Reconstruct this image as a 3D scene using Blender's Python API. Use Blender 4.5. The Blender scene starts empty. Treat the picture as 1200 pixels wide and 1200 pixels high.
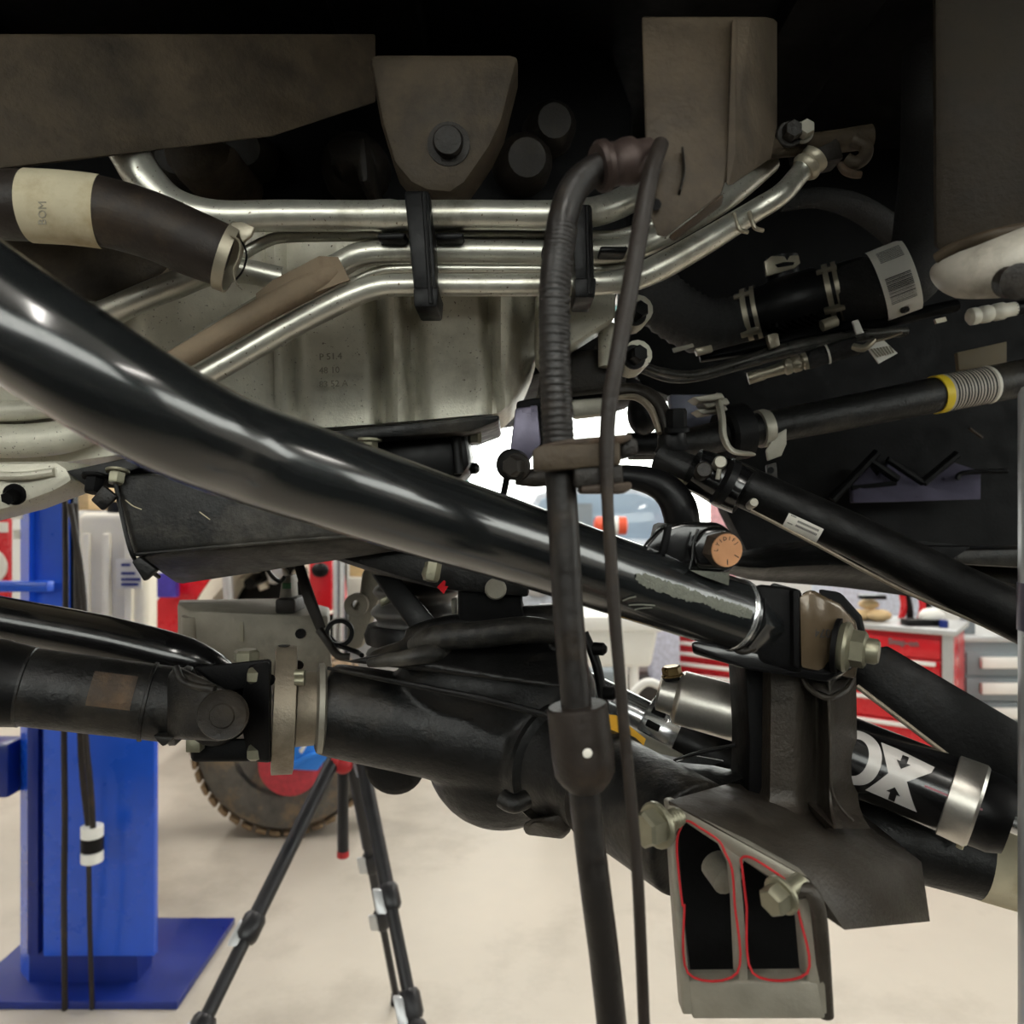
import bpy, bmesh, math, random
from mathutils import Vector as V, Matrix
random.seed(7)
C = bpy.context.scene.collection
SC = bpy.context.scene
F = 940.0          # focal length in pixels of the 1200 px frame
CZ = 1.49          # eye height above the workshop floor, metres
def P(x, y, d):    # a point seen at pixel (x, y), d metres in front of the eye
    return V(((x-600)/F*d, d, CZ-(y-600)/F*d))

# ---------------------------------------------------------------- camera, sky, light, exposure
cam = bpy.data.cameras.new('camera'); co = bpy.data.objects.new('camera', cam); C.objects.link(co)
co.location = (0, 0, CZ); co.rotation_euler = (math.pi/2, 0, 0)
cam.sensor_width = 36; cam.lens = 36*F/1200; cam.clip_start = .02
cam.dof.use_dof = True; cam.dof.focus_distance = .66; cam.dof.aperture_fstop = 9
SC.camera = co
SC.view_settings.view_transform = 'Standard'; SC.view_settings.look = 'None'
SC.view_settings.exposure = 0.0; SC.view_settings.gamma = 1; SC.view_settings.use_curve_mapping = False
SC.cycles.max_bounces = 10; SC.cycles.diffuse_bounces = 5; SC.cycles.glossy_bounces = 5
SC.cycles.sample_clamp_indirect = 6; SC.cycles.use_denoising = True
SC.cycles.caustics_reflective = False; SC.cycles.caustics_refractive = False
w = bpy.data.worlds.new('sky'); SC.world = w; w.use_nodes = True
w.node_tree.nodes['Background'].inputs[0].default_value = (1, .985, .94, 1)
w.node_tree.nodes['Background'].inputs[1].default_value = 6.0
LAMPS = []
def lamp(name, loc, size, power, color, rot=(0, 0, 0)):
    l = bpy.data.lights.new(name, 'AREA'); l.shape = 'RECTANGLE'; l.size, l.size_y = size
    l.energy = power; l.color = color
    o = bpy.data.objects.new(name, l); C.objects.link(o); o.location = loc; o.rotation_euler = rot
    LAMPS.append(o); return o
WARM = (1, .965, .9)
CEIL = [(x, y) for x in (-3.2, 0.2, 3.6) for y in (-2.2, 3.1, 6.0)]
for x, y in CEIL:
    lamp('ceiling_lamp', (x, y, 4.05), (.34, 1.9), 54, WARM)

# ---------------------------------------------------------------- helpers
def lin(c):
    return tuple(((v/255/12.92) if v/255 <= .04045 else ((v/255+.055)/1.055)**2.4) for v in c)
class MB:
    def __init__(s): s.bm = bmesh.new()
    def _ring(s, c, a, b, r, seg, a0=0, a1=None, rb=None):
        rb = r if rb is None else rb
        full = a1 is None
        n = seg if full else seg+1
        return [s.bm.verts.new(c + a*(r*math.cos(t)) + b*(rb*math.sin(t)))
                for t in [(a0 + (2*math.pi if full else a1-a0)*i/seg) for i in range(n)]]
    def _skin(s, rings, full=True):
        n = len(rings[0])
        for p, q in zip(rings, rings[1:]):
            for i in range(n if full else n-1):
                j = (i+1) % n
                try: s.bm.faces.new((p[i], p[j], q[j], q[i]))
                except ValueError: pass
    def tube(s, pts, rad, seg=18, n=6, cap=True, a0=None, a1=None, flat=1.0, ref=None):
        """sweep a circle along a Catmull-Rom path; angle 0 of the ring looks at the eye"""
        if not hasattr(rad, '__len__'): rad = [rad]*len(pts)
        q = []
        m = len(pts)
        for i in range(m-1):
            p0, p1, p2, p3 = pts[max(i-1, 0)], pts[i], pts[i+1], pts[min(i+2, m-1)]
            k = n if m > 2 else 1
            for j in range(k):
                t = j/k
                v = .5*((2*p1) + (p2-p0)*t + (2*p0-5*p1+4*p2-p3)*t*t + (3*p1-p0-3*p2+p3)*t**3)
                q.append((v, rad[i]+(rad[i+1]-rad[i])*t))
        q.append((pts[-1], rad[-1]))
        rings = []
        for i, (c, r) in enumerate(q):
            t = (q[min(i+1, len(q)-1)][0] - q[max(i-1, 0)][0]).normalized()
            e = (V((0, 0, CZ)) - c) if ref is None else ref
            a = (e - t*e.dot(t)).normalized(); b = t.cross(a)
            rings.append(s._ring(c, a, b, r, seg, a0 or 0, a1, r*flat))
        s._skin(rings, a1 is None)
        if cap and a1 is None:
            s.bm.faces.new(list(reversed(rings[0]))); s.bm.faces.new(rings[-1])
        return s
    def ptube(s, pts, rpx, **k):
        """path given as (px, py, depth); radius in pixels at that depth"""
        if not hasattr(rpx, '__len__'): rpx = [rpx]*len(pts)
        return s.tube([P(*p) for p in pts], [r*p[2]/F for r, p in zip(rpx, pts)], **k)
    def rev(s, p, d, prof, seg=24, ref=None, closed=False):
        """solid of revolution: prof = [(distance along d, radius)]"""
        d = d.normalized()
        e = ref or (V((0, 0, 1)) if abs(d.z) < .9 else V((1, 0, 0)))
        a = (e - d*e.dot(d)).normalized(); b = d.cross(a)
        rings = [s._ring(p+d*t, a, b, max(r, 1e-5), seg) for t, r in prof]
        if closed: rings.append(rings[0])
        s._skin(rings)
        if not closed:
            s.bm.faces.new(list(reversed(rings[0]))); s.bm.faces.new(rings[-1])
        return s
    def box(s, c, u, v, w):
        vs = [s.bm.verts.new(c + u*i + v*j + w*k) for i in (-1, 1) for j in (-1, 1) for k in (-1, 1)]
        for f in ((0, 1, 3, 2), (4, 6, 7, 5), (0, 4, 5, 1), (2, 3, 7, 6), (0, 2, 6, 4), (1, 5, 7, 3)):
            s.bm.faces.new([vs[i] for i in f])
        return s
    def abox(s, x0, y0, z0, x1, y1, z1):
        return s.box(V(((x0+x1)/2, (y0+y1)/2, (z0+z1)/2)), V(((x1-x0)/2, 0, 0)), V((0, (y1-y0)/2, 0)), V((0, 0, (z1-z0)/2)))
    def slab(s, x0, y0, x1, y1, d, t):
        a, b = P(x0, y1, d), P(x1, y0, d)
        return s.abox(a.x, d, a.z, b.x, d+t, b.z)
    def prism(s, pts, off):
        a = [s.bm.verts.new(p) for p in pts]; b = [s.bm.verts.new(p+off) for p in pts]
        n = len(pts)
        s.bm.faces.new(a); s.bm.faces.new(list(reversed(b)))
        for i in range(n): s.bm.faces.new((a[i], b[i], b[(i+1) % n], a[(i+1) % n]))
        return s
    def pprism(s, pts, d, t):
        """outline in pixels at depth d (or per-point depth), t metres thick away from the eye"""
        return s.prism([P(p[0], p[1], p[2] if len(p) > 2 else d) for p in pts], V((0, t, 0)))
    def hull(s, pts):
        vs = [s.bm.verts.new(p) for p in pts]
        r = bmesh.ops.convex_hull(s.bm, input=vs)
        junk = [g for g in r['geom_interior'] + r['geom_unused'] if isinstance(g, bmesh.types.BMVert)]
        if junk: bmesh.ops.delete(s.bm, geom=list(set(junk)), context='VERTS')
        return s
    def ball(s, c, rx, ry=None, rz=None, seg=20):
        ry = ry or rx; rz = rz or rx
        r = bmesh.ops.create_uvsphere(s.bm, u_segments=seg, v_segments=seg//2+2, radius=1)
        bmesh.ops.transform(s.bm, matrix=Matrix.Translation(c) @ Matrix.Diagonal((rx, ry, rz, 1)), verts=r['verts'])
        return s
    def hexa(s, p, d, r, h, washer=0, ref=None):
        d = d.normalized()
        if washer: s.rev(p, d, [(0, washer), (h*.18, washer), (h*.26, washer*.92)], 20); p = p + d*h*.24
        s.rev(p, d, [(0, r), (h*.82, r), (h, r*.84)], 6, ref)
        return s
    def bevel(s, w, ang=35, seg=2):
        bmesh.ops.recalc_face_normals(s.bm, faces=s.bm.faces[:])
        es = [e for e in s.bm.edges if len(e.link_faces) == 2 and e.calc_face_angle(0) > math.radians(ang)]
        if es: bmesh.ops.bevel(s.bm, geom=es, offset=w, segments=seg, affect='EDGES', clamp_overlap=True, profile=.5)
        return s
def grid(fn, nu, nv, back):
    """closed sheet: fn(u, v) -> point, pushed back by the vector back"""
    m = MB(); g = [[m.bm.verts.new(fn(i/nu, j/nv)) for j in range(nv+1)] for i in range(nu+1)]
    h = [[m.bm.verts.new(fn(i/nu, j/nv)+back) for j in range(nv+1)] for i in range(nu+1)]
    for i in range(nu):
        for j in range(nv):
            m.bm.faces.new((g[i][j], g[i+1][j], g[i+1][j+1], g[i][j+1]))
            m.bm.faces.new((h[i][j], h[i][j+1], h[i+1][j+1], h[i+1][j]))
    for i in range(nu):
        m.bm.faces.new((g[i][0], h[i][0], h[i+1][0], g[i+1][0]))
        m.bm.faces.new((g[i][nv], g[i+1][nv], h[i+1][nv], h[i][nv]))
    for j in range(nv):
        m.bm.faces.new((g[0][j], g[0][j+1], h[0][j+1], h[0][j]))
        m.bm.faces.new((g[nu][j], h[nu][j], h[nu][j+1], g[nu][j+1]))
    return m
def interp(tab, x):
    for (a, b), (c, d) in zip(tab, tab[1:]):
        if x <= c: return b + (d-b)*max(0, (x-a))/(c-a)
    return tab[-1][1]
def rootloc(o):
    while o.parent: o = o.parent
    return o.location.copy()
def obj(name, mb, m, parent=None, label=None, ang=38, flat=False):
    bm = mb.bm
    bmesh.ops.recalc_face_normals(bm, faces=bm.faces[:])
    if parent is None:
        xs = [v.co for v in bm.verts]
        loc = V((sum(c.x for c in xs)/len(xs), sum(c.y for c in xs)/len(xs), min(c.z for c in xs)))
    else: loc = rootloc(parent)
    bmesh.ops.translate(bm, vec=-loc, verts=bm.verts[:])
    me = bpy.data.meshes.new(name); bm.to_mesh(me); bm.free()
    me.materials.append(m)
    for p in me.polygons: p.use_smooth = not flat
    if not flat: me.set_sharp_from_angle(angle=math.radians(ang))
    o = bpy.data.objects.new(name, me); C.objects.link(o)
    if parent is None: o.location = loc
    else: o.parent = parent
    if label: o['label'] = label
    return o
def thing(name, label, cat, loc, group=None):
    o = bpy.data.objects.new(name, None); C.objects.link(o); o.location = loc
    o.empty_display_size = .05; o['label'] = label; o['category'] = cat
    if group: o['group'] = group
    return o
def single(name, mb, m, label, cat, group=None, **k):
    o = obj(name, mb, m, **k); o['label'] = label; o['category'] = cat
    if group: o['group'] = group
    return o
def struct(name, mb, m, **k):
    o = obj(name, mb, m, **k); o['kind'] = 'structure'; return o
def text(s, body, size, org, ux, uy, depth=.0006, align='LEFT', warp=None, bold=False):
    """lettering: builds the built-in font as mesh on the plane org + ux*x + uy*y"""
    cu = bpy.data.curves.new('t', 'FONT'); cu.body = body; cu.size = size; cu.extrude = depth/2
    cu.align_x = align; cu.resolution_u = 2
    if bold: cu.offset = size*.025
    t = bpy.data.objects.new('t', cu); C.objects.link(t)
    me = bpy.data.meshes.new_from_object(t.evaluated_get(bpy.context.evaluated_depsgraph_get()))
    n = ux.cross(uy)
    vs = []
    for v in me.vertices:
        c = warp(v.co) if warp else org + ux*v.co.x + uy*v.co.y + n*v.co.z
        vs.append(s.bm.verts.new(c))
    for p in me.polygons:
        try: s.bm.faces.new([vs[i] for i in p.vertices])
        except ValueError: pass
    bpy.data.objects.remove(t); bpy.data.curves.remove(cu); bpy.data.meshes.remove(me)
    return s

# ---------------------------------------------------------------- materials
def mat(name, col, rough=.5, metal=0.0, var=.25, scale=40, dirt=None, damt=.45, dscale=14, bump=.12, bscale=260,
        coat=0.0, spec=.5, rvar=.12, specks=None, stretch=(1, 1, 1), emit=0, alpha=1, trans=0):
    m = bpy.data.materials.new(name); m.use_nodes = True; nt = m.node_tree; N = nt.nodes; L = nt.links
    b = N['Principled BSDF']; lc = lin(col)
    b.inputs['Metallic'].default_value = metal; b.inputs['Roughness'].default_value = rough
    b.inputs['Coat Weight'].default_value = coat; b.inputs['Coat Roughness'].default_value = .12
    b.inputs['Specular IOR Level'].default_value = spec
    if trans: b.inputs['Transmission Weight'].default_value = trans
    tc = N.new('ShaderNodeTexCoord'); mp = N.new('ShaderNodeMapping'); mp.inputs['Scale'].default_value = stretch
    L.new(tc.outputs['Object'], mp.inputs[0])
    def noise(sc, det=6, ro=.6):
        n = N.new('ShaderNodeTexNoise'); n.inputs['Scale'].default_value = sc; n.inputs['Detail'].default_value = det
        n.inputs['Roughness'].default_value = ro; L.new(mp.outputs[0], n.inputs['Vector']); return n
    def ramp(src, lo, hi, a=0., bb=1.):
        r = N.new('ShaderNodeMapRange'); r.inputs[1].default_value = lo; r.inputs[2].default_value = hi
        r.inputs[3].default_value = a; r.inputs[4].default_value = bb; L.new(src, r.inputs[0]); return r
    n1 = noise(scale)
    mx = N.new('ShaderNodeMix'); mx.data_type = 'RGBA'
    mx.inputs[6].default_value = (*[c*(1-var) for c in lc], 1); mx.inputs[7].default_value = (*[min(1, c*(1+var)) for c in lc], 1)
    L.new(ramp(n1.outputs[0], .3, .7).outputs[0], mx.inputs[0]); out = mx.outputs[2]
    if dirt:
        n2 = noise(dscale, 9, .68)
        m2 = N.new('ShaderNodeMix'); m2.data_type = 'RGBA'; m2.inputs[7].default_value = (*lin(dirt), 1)
        L.new(out, m2.inputs[6]); L.new(ramp(n2.outputs[0], .62-damt*.35, .78-damt*.15).outputs[0], m2.inputs[0]); out = m2.outputs[2]
    if specks:
        n3 = noise(specks[1], 2, .5)
        m3 = N.new('ShaderNodeMix'); m3.data_type = 'RGBA'; m3.inputs[7].default_value = (*lin(specks[0]), 1)
        L.new(out, m3.inputs[6]); L.new(ramp(n3.outputs[0], .68, .72).outputs[0], m3.inputs[0]); out = m3.outputs[2]
    L.new(out, b.inputs['Base Color'])
    rr = ramp(n1.outputs[0], .3, .7, max(.03, rough-rvar), min(1, rough+rvar)); L.new(rr.outputs[0], b.inputs['Roughness'])
    if bump:
        n4 = noise(bscale, 4); bp = N.new('ShaderNodeBump'); bp.inputs['Strength'].default_value = bump
        bp.inputs['Distance'].default_value = .002; L.new(n4.outputs[0], bp.inputs['Height']); L.new(bp.outputs[0], b.inputs['Normal'])
    if emit:
        b.inputs['Emission Color'].default_value = (*lc, 1); b.inputs['Emission Strength'].default_value = emit
    return m
BLACKPAINT = mat('black_powder_coat', (26, 28, 29), .2, 0, .1, 60, bump=.03, bscale=90, coat=.8, spec=.7, rvar=.03)
GLOSSBLACK = mat('gloss_black_paint', (13, 13, 14), .2, 0, .1, 60, bump=.04, bscale=150, coat=.4, rvar=.05)
CASTBLACK = mat('dusty_black_casting', (14, 14, 14), .46, 0, .3, 60, spec=.36, dirt=(60, 55, 48), damt=.28, dscale=9, bump=.35, bscale=240)
LINKBLACK = mat('black_link_paint', (8, 8, 8), .5, 0, .3, 60, spec=.22, dirt=(40, 36, 31), damt=.05, dscale=30, bump=.2)
SKIDBLACK = mat('dusty_lit_black', (20, 20, 19), .5, 0, .3, 60, spec=.4, dirt=(84, 80, 73), damt=.4, dscale=11, bump=.3)  # dust, with the tone raised to carry floor light on the skid
DARKCAST = mat('dark_brown_casting', (36, 32, 28), .5, .1, .3, 50, spec=.35, dirt=(58, 51, 42), damt=.3, dscale=18, bump=.4, bscale=260)
TOWERCAST = mat('oily_dark_casting', (54, 49, 43), .42, .2, .25, 50, spec=.4, dirt=(34, 24, 17), damt=.35, dscale=13, bump=.35, bscale=320)
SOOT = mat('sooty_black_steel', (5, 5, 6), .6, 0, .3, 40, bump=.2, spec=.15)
PLASTIC = mat('black_plastic', (12, 12, 13), .4, 0, .2, 60, spec=.22, dirt=(46, 43, 38), damt=.05, dscale=20, bump=.1)
PANALU = mat('cast_aluminium_pan', (212, 208, 192), .5, .25, .1, 45, dirt=(150, 144, 128), damt=.25, dscale=7, bump=.25, bscale=420, specks=((96, 86, 72), 420))
PIPEALU = mat('dull_aluminium_pipe', (206, 204, 192), .34, .75, .1, 60, dirt=(140, 134, 118), damt=.2, dscale=16, bump=.06, rvar=.05, specks=((110, 96, 78), 420))
STEEL = mat('brushed_steel', (196, 192, 184), .33, .85, .06, 400, bump=.03, bscale=900, rvar=.04)
ZINC = mat('zinc_plated_bolt', (140, 137, 118), .42, .7, .12, 90, bump=.05, rvar=.05)
FLANGE = mat('grey_cast_flange', (138, 128, 112), .5, .5, .2, 40, dirt=(92, 78, 62), damt=.3, dscale=16, bump=.3)
KNUCKLE = mat('dusty_grey_casting', (140, 134, 122), .6, .2, .2, 30, dirt=(100, 92, 80), damt=.4, dscale=9, bump=.35)
RUBBERBROWN = mat('dusty_brown_rubber', (38, 32, 28), .5, 0, .25, 40, spec=.35, dirt=(70, 57, 43), damt=.25, dscale=14, bump=.25)
HOSEBLACK = mat('ribbed_rubber_hose', (30, 27, 25), .42, 0, .2, 60, spec=.4, dirt=(62, 52, 42), damt=.2, dscale=16, bump=.3, bscale=120)
BRAID = mat('woven_black_sleeve', (26, 25, 25), .7, 0, .35, 300, bump=.8, bscale=500)
PAPER = mat('stained_paper_label', (196, 186, 158), .8, 0, .12, 30, dirt=(150, 130, 92), damt=.35, dscale=12, bump=.05)
TAN = mat('torn_tan_sleeve', (128, 112, 92), .85, 0, .15, 30, dirt=(92, 72, 54), damt=.3, dscale=12, bump=.4, bscale=90)
WHITELABEL = mat('white_printed_label', (226, 222, 212), .5, 0, .04, 40, bump=0)
INK = mat('black_print', (26, 25, 25), .6, 0, .1, 40, bump=0)
GREYINK = mat('faded_grey_print', (140, 134, 118), .7, 0, .1, 40, bump=0)
YELLOW = mat('yellow_band', (226, 196, 40), .5, 0, .08, 40, bump=0)
AMBER = mat('amber_decal', (232, 172, 44), .5, 0, .08, 40, bump=0)
TANCLAMP = mat('spring_clamp_steel', (160, 152, 134), .4, .5, .15, 50, bump=.1)
RUST = mat('surface_rust', (66, 55, 45), .7, .2, .3, 60, dirt=(98, 76, 54), damt=.4, dscale=24, bump=.4)
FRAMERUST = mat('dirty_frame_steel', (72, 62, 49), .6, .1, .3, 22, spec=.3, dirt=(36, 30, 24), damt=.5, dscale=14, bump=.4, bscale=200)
COPPER = mat('copper_bolt_face', (214, 158, 116), .38, .7, .1, 50, bump=.05)
REDPAINT = mat('red_paint_line', (176, 34, 40), .5, 0, .1, 40, bump=0)
BRKTGREY = mat('machined_grey_edge', (150, 146, 134), .5, .4, .12, 60, bump=.15)
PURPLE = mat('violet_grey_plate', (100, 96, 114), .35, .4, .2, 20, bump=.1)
CHROME = mat('polished_chrome', (214, 216, 218), .2, .85, .03, 60, bump=0, rvar=.03)
BRASS = mat('brass_fitting', (150, 126, 84), .35, .8, .15, 60, bump=.1)
# room and background
FLOOR = mat('sealed_concrete', (190, 182, 170), .5, 0, .07, 2.2, dirt=(160, 152, 140), damt=.3, dscale=1.3, bump=.08, bscale=60, rvar=.1)
DARKWALL = mat('charcoal_wall_paint', (70, 72, 74), .7, 0, .05, 2, bump=.03)
WALLM = mat('white_wall_paint', (214, 214, 212), .7, 0, .03, 2, bump=.03)
CEILM = mat('white_ceiling_deck', (206, 204, 198), .8, 0, .05, 2, bump=.05)
BLUE = mat('blue_lift_paint', (26, 84, 206), .3, 0, .08, 4, bump=.03, coat=.3)
DKBLUE = mat('dark_blue_paint', (14, 38, 120), .35, 0, .1, 4, bump=.03)
RED = mat('red_enamel', (206, 22, 36), .3, 0, .06, 5, bump=.02, coat=.3)
WHITEP = mat('white_plastic', (238, 238, 234), .45, 0, .05, 4, bump=.02)
TANKP = mat('milky_tank_plastic', (234, 228, 212), .4, 0, .1, 5, bump=.02)
ALUTRIM = mat('aluminium_trim', (196, 198, 200), .35, .5, .04, 20, bump=.02, rvar=.03)
GREYCAB = mat('grey_cabinet_paint', (128, 138, 144), .4, 0, .05, 6, bump=.02)
TEAL = mat('teal_window_frame', (120, 164, 164), .4, 0, .05, 6, bump=.02)
TIRE = mat('muddy_tyre_rubber', (88, 84, 78), .8, 0, .3, 16, dirt=(142, 116, 86), damt=.3, dscale=7, bump=.6, bscale=60)
MUD = mat('dried_mud_tread', (128, 106, 80), .9, 0, .3, 16, dirt=(70, 60, 50), damt=.35, dscale=9, bump=.7, bscale=60)
TOYBLUE = mat('bright_blue_plastic', (44, 130, 226), .4, 0, .05, 6, bump=.02)
TRIPOD = mat('tripod_black', (34, 34, 37), .4, .2, .15, 20, bump=.05)
LENS = mat('lamp_diffuser', (255, 240, 214), .5, 0, 0, 4, bump=0, emit=3)
CARPAINT = mat('silver_car_paint', (196, 204, 214), .25, .2, .04, 4, bump=.01, coat=.5)
GLASSM = mat('car_glass', (150, 170, 188), .06, 0, .03, 3, bump=0, rvar=.02)
ORANGE = mat('orange_plastic', (236, 92, 58), .45, 0, .06, 5, bump=.02)
WOOD = mat('pale_wood', (206, 178, 132), .6, 0, .15, 10, bump=.05, stretch=(1, 8, 8))
# ---------------------------------------------------------------- the setting
X0, X1, Y0, Y1, ZT = -5.0, 6.0, -3.8, 7.4, 4.3
struct('floor', MB().abox(X0, Y0, -.12, X1, Y1, 0), FLOOR)
struct('ceiling', MB().abox(X0, Y0, ZT, X1, Y1, ZT+.1), CEILM)
struct('wall_left', MB().abox(X0-.12, Y0, 0, X0, Y1, ZT), WALLM)
RY0, RY1, RZ0, RZ1 = -3.6, 1.2, 1.9, 3.6       # added side windows feeding the arm's highlight, right of the photographer
m = MB(); m.abox(X1, Y0, 0, X1+.14, Y1, RZ0); m.abox(X1, Y0, RZ1, X1+.14, Y1, ZT)
m.abox(X1, Y0, RZ0, X1+.14, RY0, RZ1); m.abox(X1, RY1, RZ0, X1+.14, Y1, RZ1)
struct('wall_right', m, WALLM)
FX0, FX1, FZ0, FZ1 = -4.4, 5.4, 2.15, 3.65     # added band of high windows, a daylight source behind the photographer
m = MB(); m.abox(X0, Y0-.14, 0, X1, Y0, FZ0); m.abox(X0, Y0-.14, FZ1, X1, Y0, ZT)
m.abox(X0, Y0-.14, FZ0, FX0, Y0, FZ1); m.abox(FX1, Y0-.14, FZ0, X1, Y0, FZ1)
struct('wall_front', m, DARKWALL)
# back wall round a tall daylight window
WX0, WX1, WZ0, WZ1 = -.5, 3.55, 1.02, 3.4
m = MB(); m.abox(X0, Y1, 0, WX0, Y1+.14, ZT); m.abox(WX1, Y1, 0, X1, Y1+.14, ZT)
m.abox(WX0, Y1, 0, WX1, Y1+.14, WZ0); m.abox(WX0, Y1, WZ1, WX1, Y1+.14, ZT)
struct('wall_back', m, WALLM)
wn = bpy.data.objects.new('window_1', None); C.objects.link(wn); wn.location = (WX0, Y1+.05, WZ0); wn['kind'] = 'structure'
m = MB()
for x0, x1 in ((WX0, WX0+.1), (WX1-.1, WX1)): m.abox(x0, Y1+.02, WZ0, x1, Y1+.12, WZ1)
for z0, z1 in ((WZ0, WZ0+.08), (WZ1-.08, WZ1)): m.abox(WX0+.1, Y1+.02, z0, WX1-.1, Y1+.12, z1)
obj('window_frame', m, TEAL, wn, flat=True)
GL = bpy.data.materials.new('window_glass'); GL.use_nodes = True
nt = GL.node_tree; nt.nodes.remove(nt.nodes['Principled BSDF'])
tb = nt.nodes.new('ShaderNodeBsdfTransparent'); tb.inputs[0].default_value = (.96, .98, .97, 1)
gb = nt.nodes.new('ShaderNodeBsdfGlossy'); gb.inputs['Roughness'].default_value = .02
fr = nt.nodes.new('ShaderNodeFresnel'); mx = nt.nodes.new('ShaderNodeMixShader')
nt.links.new(fr.outputs[0], mx.inputs[0]); nt.links.new(tb.outputs[0], mx.inputs[1]); nt.links.new(gb.outputs[0], mx.inputs[2])
nt.links.new(mx.outputs[0], nt.nodes['Material Output'].inputs[0])
xs = [WX0+.1, .36, 1.36, 2.4, WX1-.1]
for i, (a, b) in enumerate(zip(xs, xs[1:])):
    if i: obj('mullion', MB().abox(a-.03, Y1+.03, WZ0+.08, a+.03, Y1+.11, WZ1-.08), TEAL, wn, flat=True)
    obj('pane', MB().abox(a, Y1+.065, WZ0+.08, b, Y1+.073, WZ1-.08), GL, wn, flat=True)
wf = bpy.data.objects.new('added_window_behind', None); C.objects.link(wf); wf.location = (FX0, Y0-.1, FZ0); wf['kind'] = 'structure'
m = MB(); m.abox(FX0, Y0-.1, FZ0, FX1, Y0-.02, FZ0+.06); m.abox(FX0, Y0-.1, FZ1-.06, FX1, Y0-.02, FZ1)
m.abox(FX0, Y0-.1, FZ0+.06, FX0+.06, Y0-.02, FZ1-.06); m.abox(FX1-.06, Y0-.1, FZ0+.06, FX1, Y0-.02, FZ1-.06)
obj('window_frame', m, TEAL, wf, flat=True)
for k in range(7):
    a, b = FX0+.06+1.3829*k, FX0+.06+1.3829*(k+1)
    if k: obj('mullion', MB().abox(a-.02, Y0-.09, FZ0+.06, a+.02, Y0-.03, FZ1-.06), TEAL, wf, flat=True)
    obj('pane', MB().abox(a, Y0-.064, FZ0+.06, b, Y0-.056, FZ1-.06), GL, wf, flat=True)
# ceiling light fixtures that house the lamps
for i, (x, y) in enumerate(CEIL):
    t = thing('ceiling_light', 'white strip light fixture under the ceiling, ' + {-3.2: 'left', .2: 'middle', 3.6: 'right'}[x] + ' one ' + {-2.2: 'behind the photographer', 3.1: 'above the lift column', 6.0: 'near the back window'}[y], 'ceiling light', (x, y, 4.06), 'strip lights under the ceiling')
    obj('housing', MB().abox(x-.2, y-1, 4.09, x+.2, y+1, 4.2), WHITEP, t, flat=True)
    for dx in (-.1, .1):
        obj('lamp_tube', MB().rev(V((x+dx, y-.95, 4.075)), V((0, 1, 0)), [(0, .014), (1.9, .014)], 8), LENS, t)
    for dy in (-.7, .7): obj('hanger_rod', MB().abox(x-.01, y+dy-.01, 4.2, x+.01, y+dy+.01, 4.3), STEEL, t, flat=True)
wr = bpy.data.objects.new('added_window_side', None); C.objects.link(wr); wr.location = (X1+.07, RY0, RZ0); wr['kind'] = 'structure'
m = MB(); m.abox(X1+.02, RY0, RZ0, X1+.1, RY1, RZ0+.06); m.abox(X1+.02, RY0, RZ1-.06, X1+.1, RY1, RZ1)
m.abox(X1+.02, RY0, RZ0+.06, X1+.1, RY0+.06, RZ1-.06); m.abox(X1+.02, RY1-.06, RZ0+.06, X1+.1, RY1, RZ1-.06)
obj('window_frame', m, TEAL, wr, flat=True)
for k in range(4):
    a, b = RY0+.06+1.17*k, RY0+.06+1.17*(k+1)
    if k: obj('mullion', MB().abox(X1+.03, a-.02, RZ0+.06, X1+.09, a+.02, RZ1-.06), TEAL, wr, flat=True)
    obj('pane', MB().abox(X1+.056, a, RZ0+.06, X1+.064, b, RZ1-.06), GL, wr, flat=True)
for k, y in enumerate((-.75, .05)):  # unseen cabinets added to darken the arm's reflection from the side
    t = thing('blocker_cabinet', 'added black cabinet blocking reflected light right of the photographer, ' + ('the one nearer the front wall', 'the one nearer the back wall')[k], 'cabinet', (1.9, y, 0), 'added black light blockers right of the photographer')
    obj('carcass', MB().abox(1.62, y-.38, .08, 2.15, y+.38, .98).bevel(.01), SOOT, t)
    for q in range(5): obj('drawer', MB().abox(1.605, y-.35, .11+.17*q, 1.62, y+.35, .26+.17*q).bevel(.004), SOOT, t)
    for dy in (-.33, .33): obj('foot', MB().abox(1.67, y+dy-.04, 0, 2.1, y+dy+.04, .08), PLASTIC, t, flat=True)
for i, x in enumerate((-2.4, -.8, .8, 2.4)):  # unseen row added to keep the bright floor out of the arm's reflection
    t = thing('blocker_cabinet', 'added black cabinet blocking reflected light behind the photographer, ' + ('first', 'second', 'third', 'fourth')[i] + ' from the left wall', 'cabinet', (x, -.85, 0), 'added black light blockers behind the photographer')
    obj('carcass', MB().abox(x-.78, -1.15+(-.4 if x > 1 else 0), .08, x+.78, -.6+(-.6 if x > 1 else 0), .98).bevel(.01), SOOT, t)
    for k in range(5): obj('drawer', MB().abox(x-.74, -.6+(-.6 if x > 1 else 0), .11+.17*k, x+.74, -.585+(-.6 if x > 1 else 0), .26+.17*k).bevel(.004), SOOT, t)
    for dx in (-.7, .7): obj('foot', MB().abox(x+dx-.05, -1.1+(-.4 if x > 1 else 0), 0, x+dx+.05, -.65+(-.6 if x > 1 else 0), .08), PLASTIC, t, flat=True)

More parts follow.
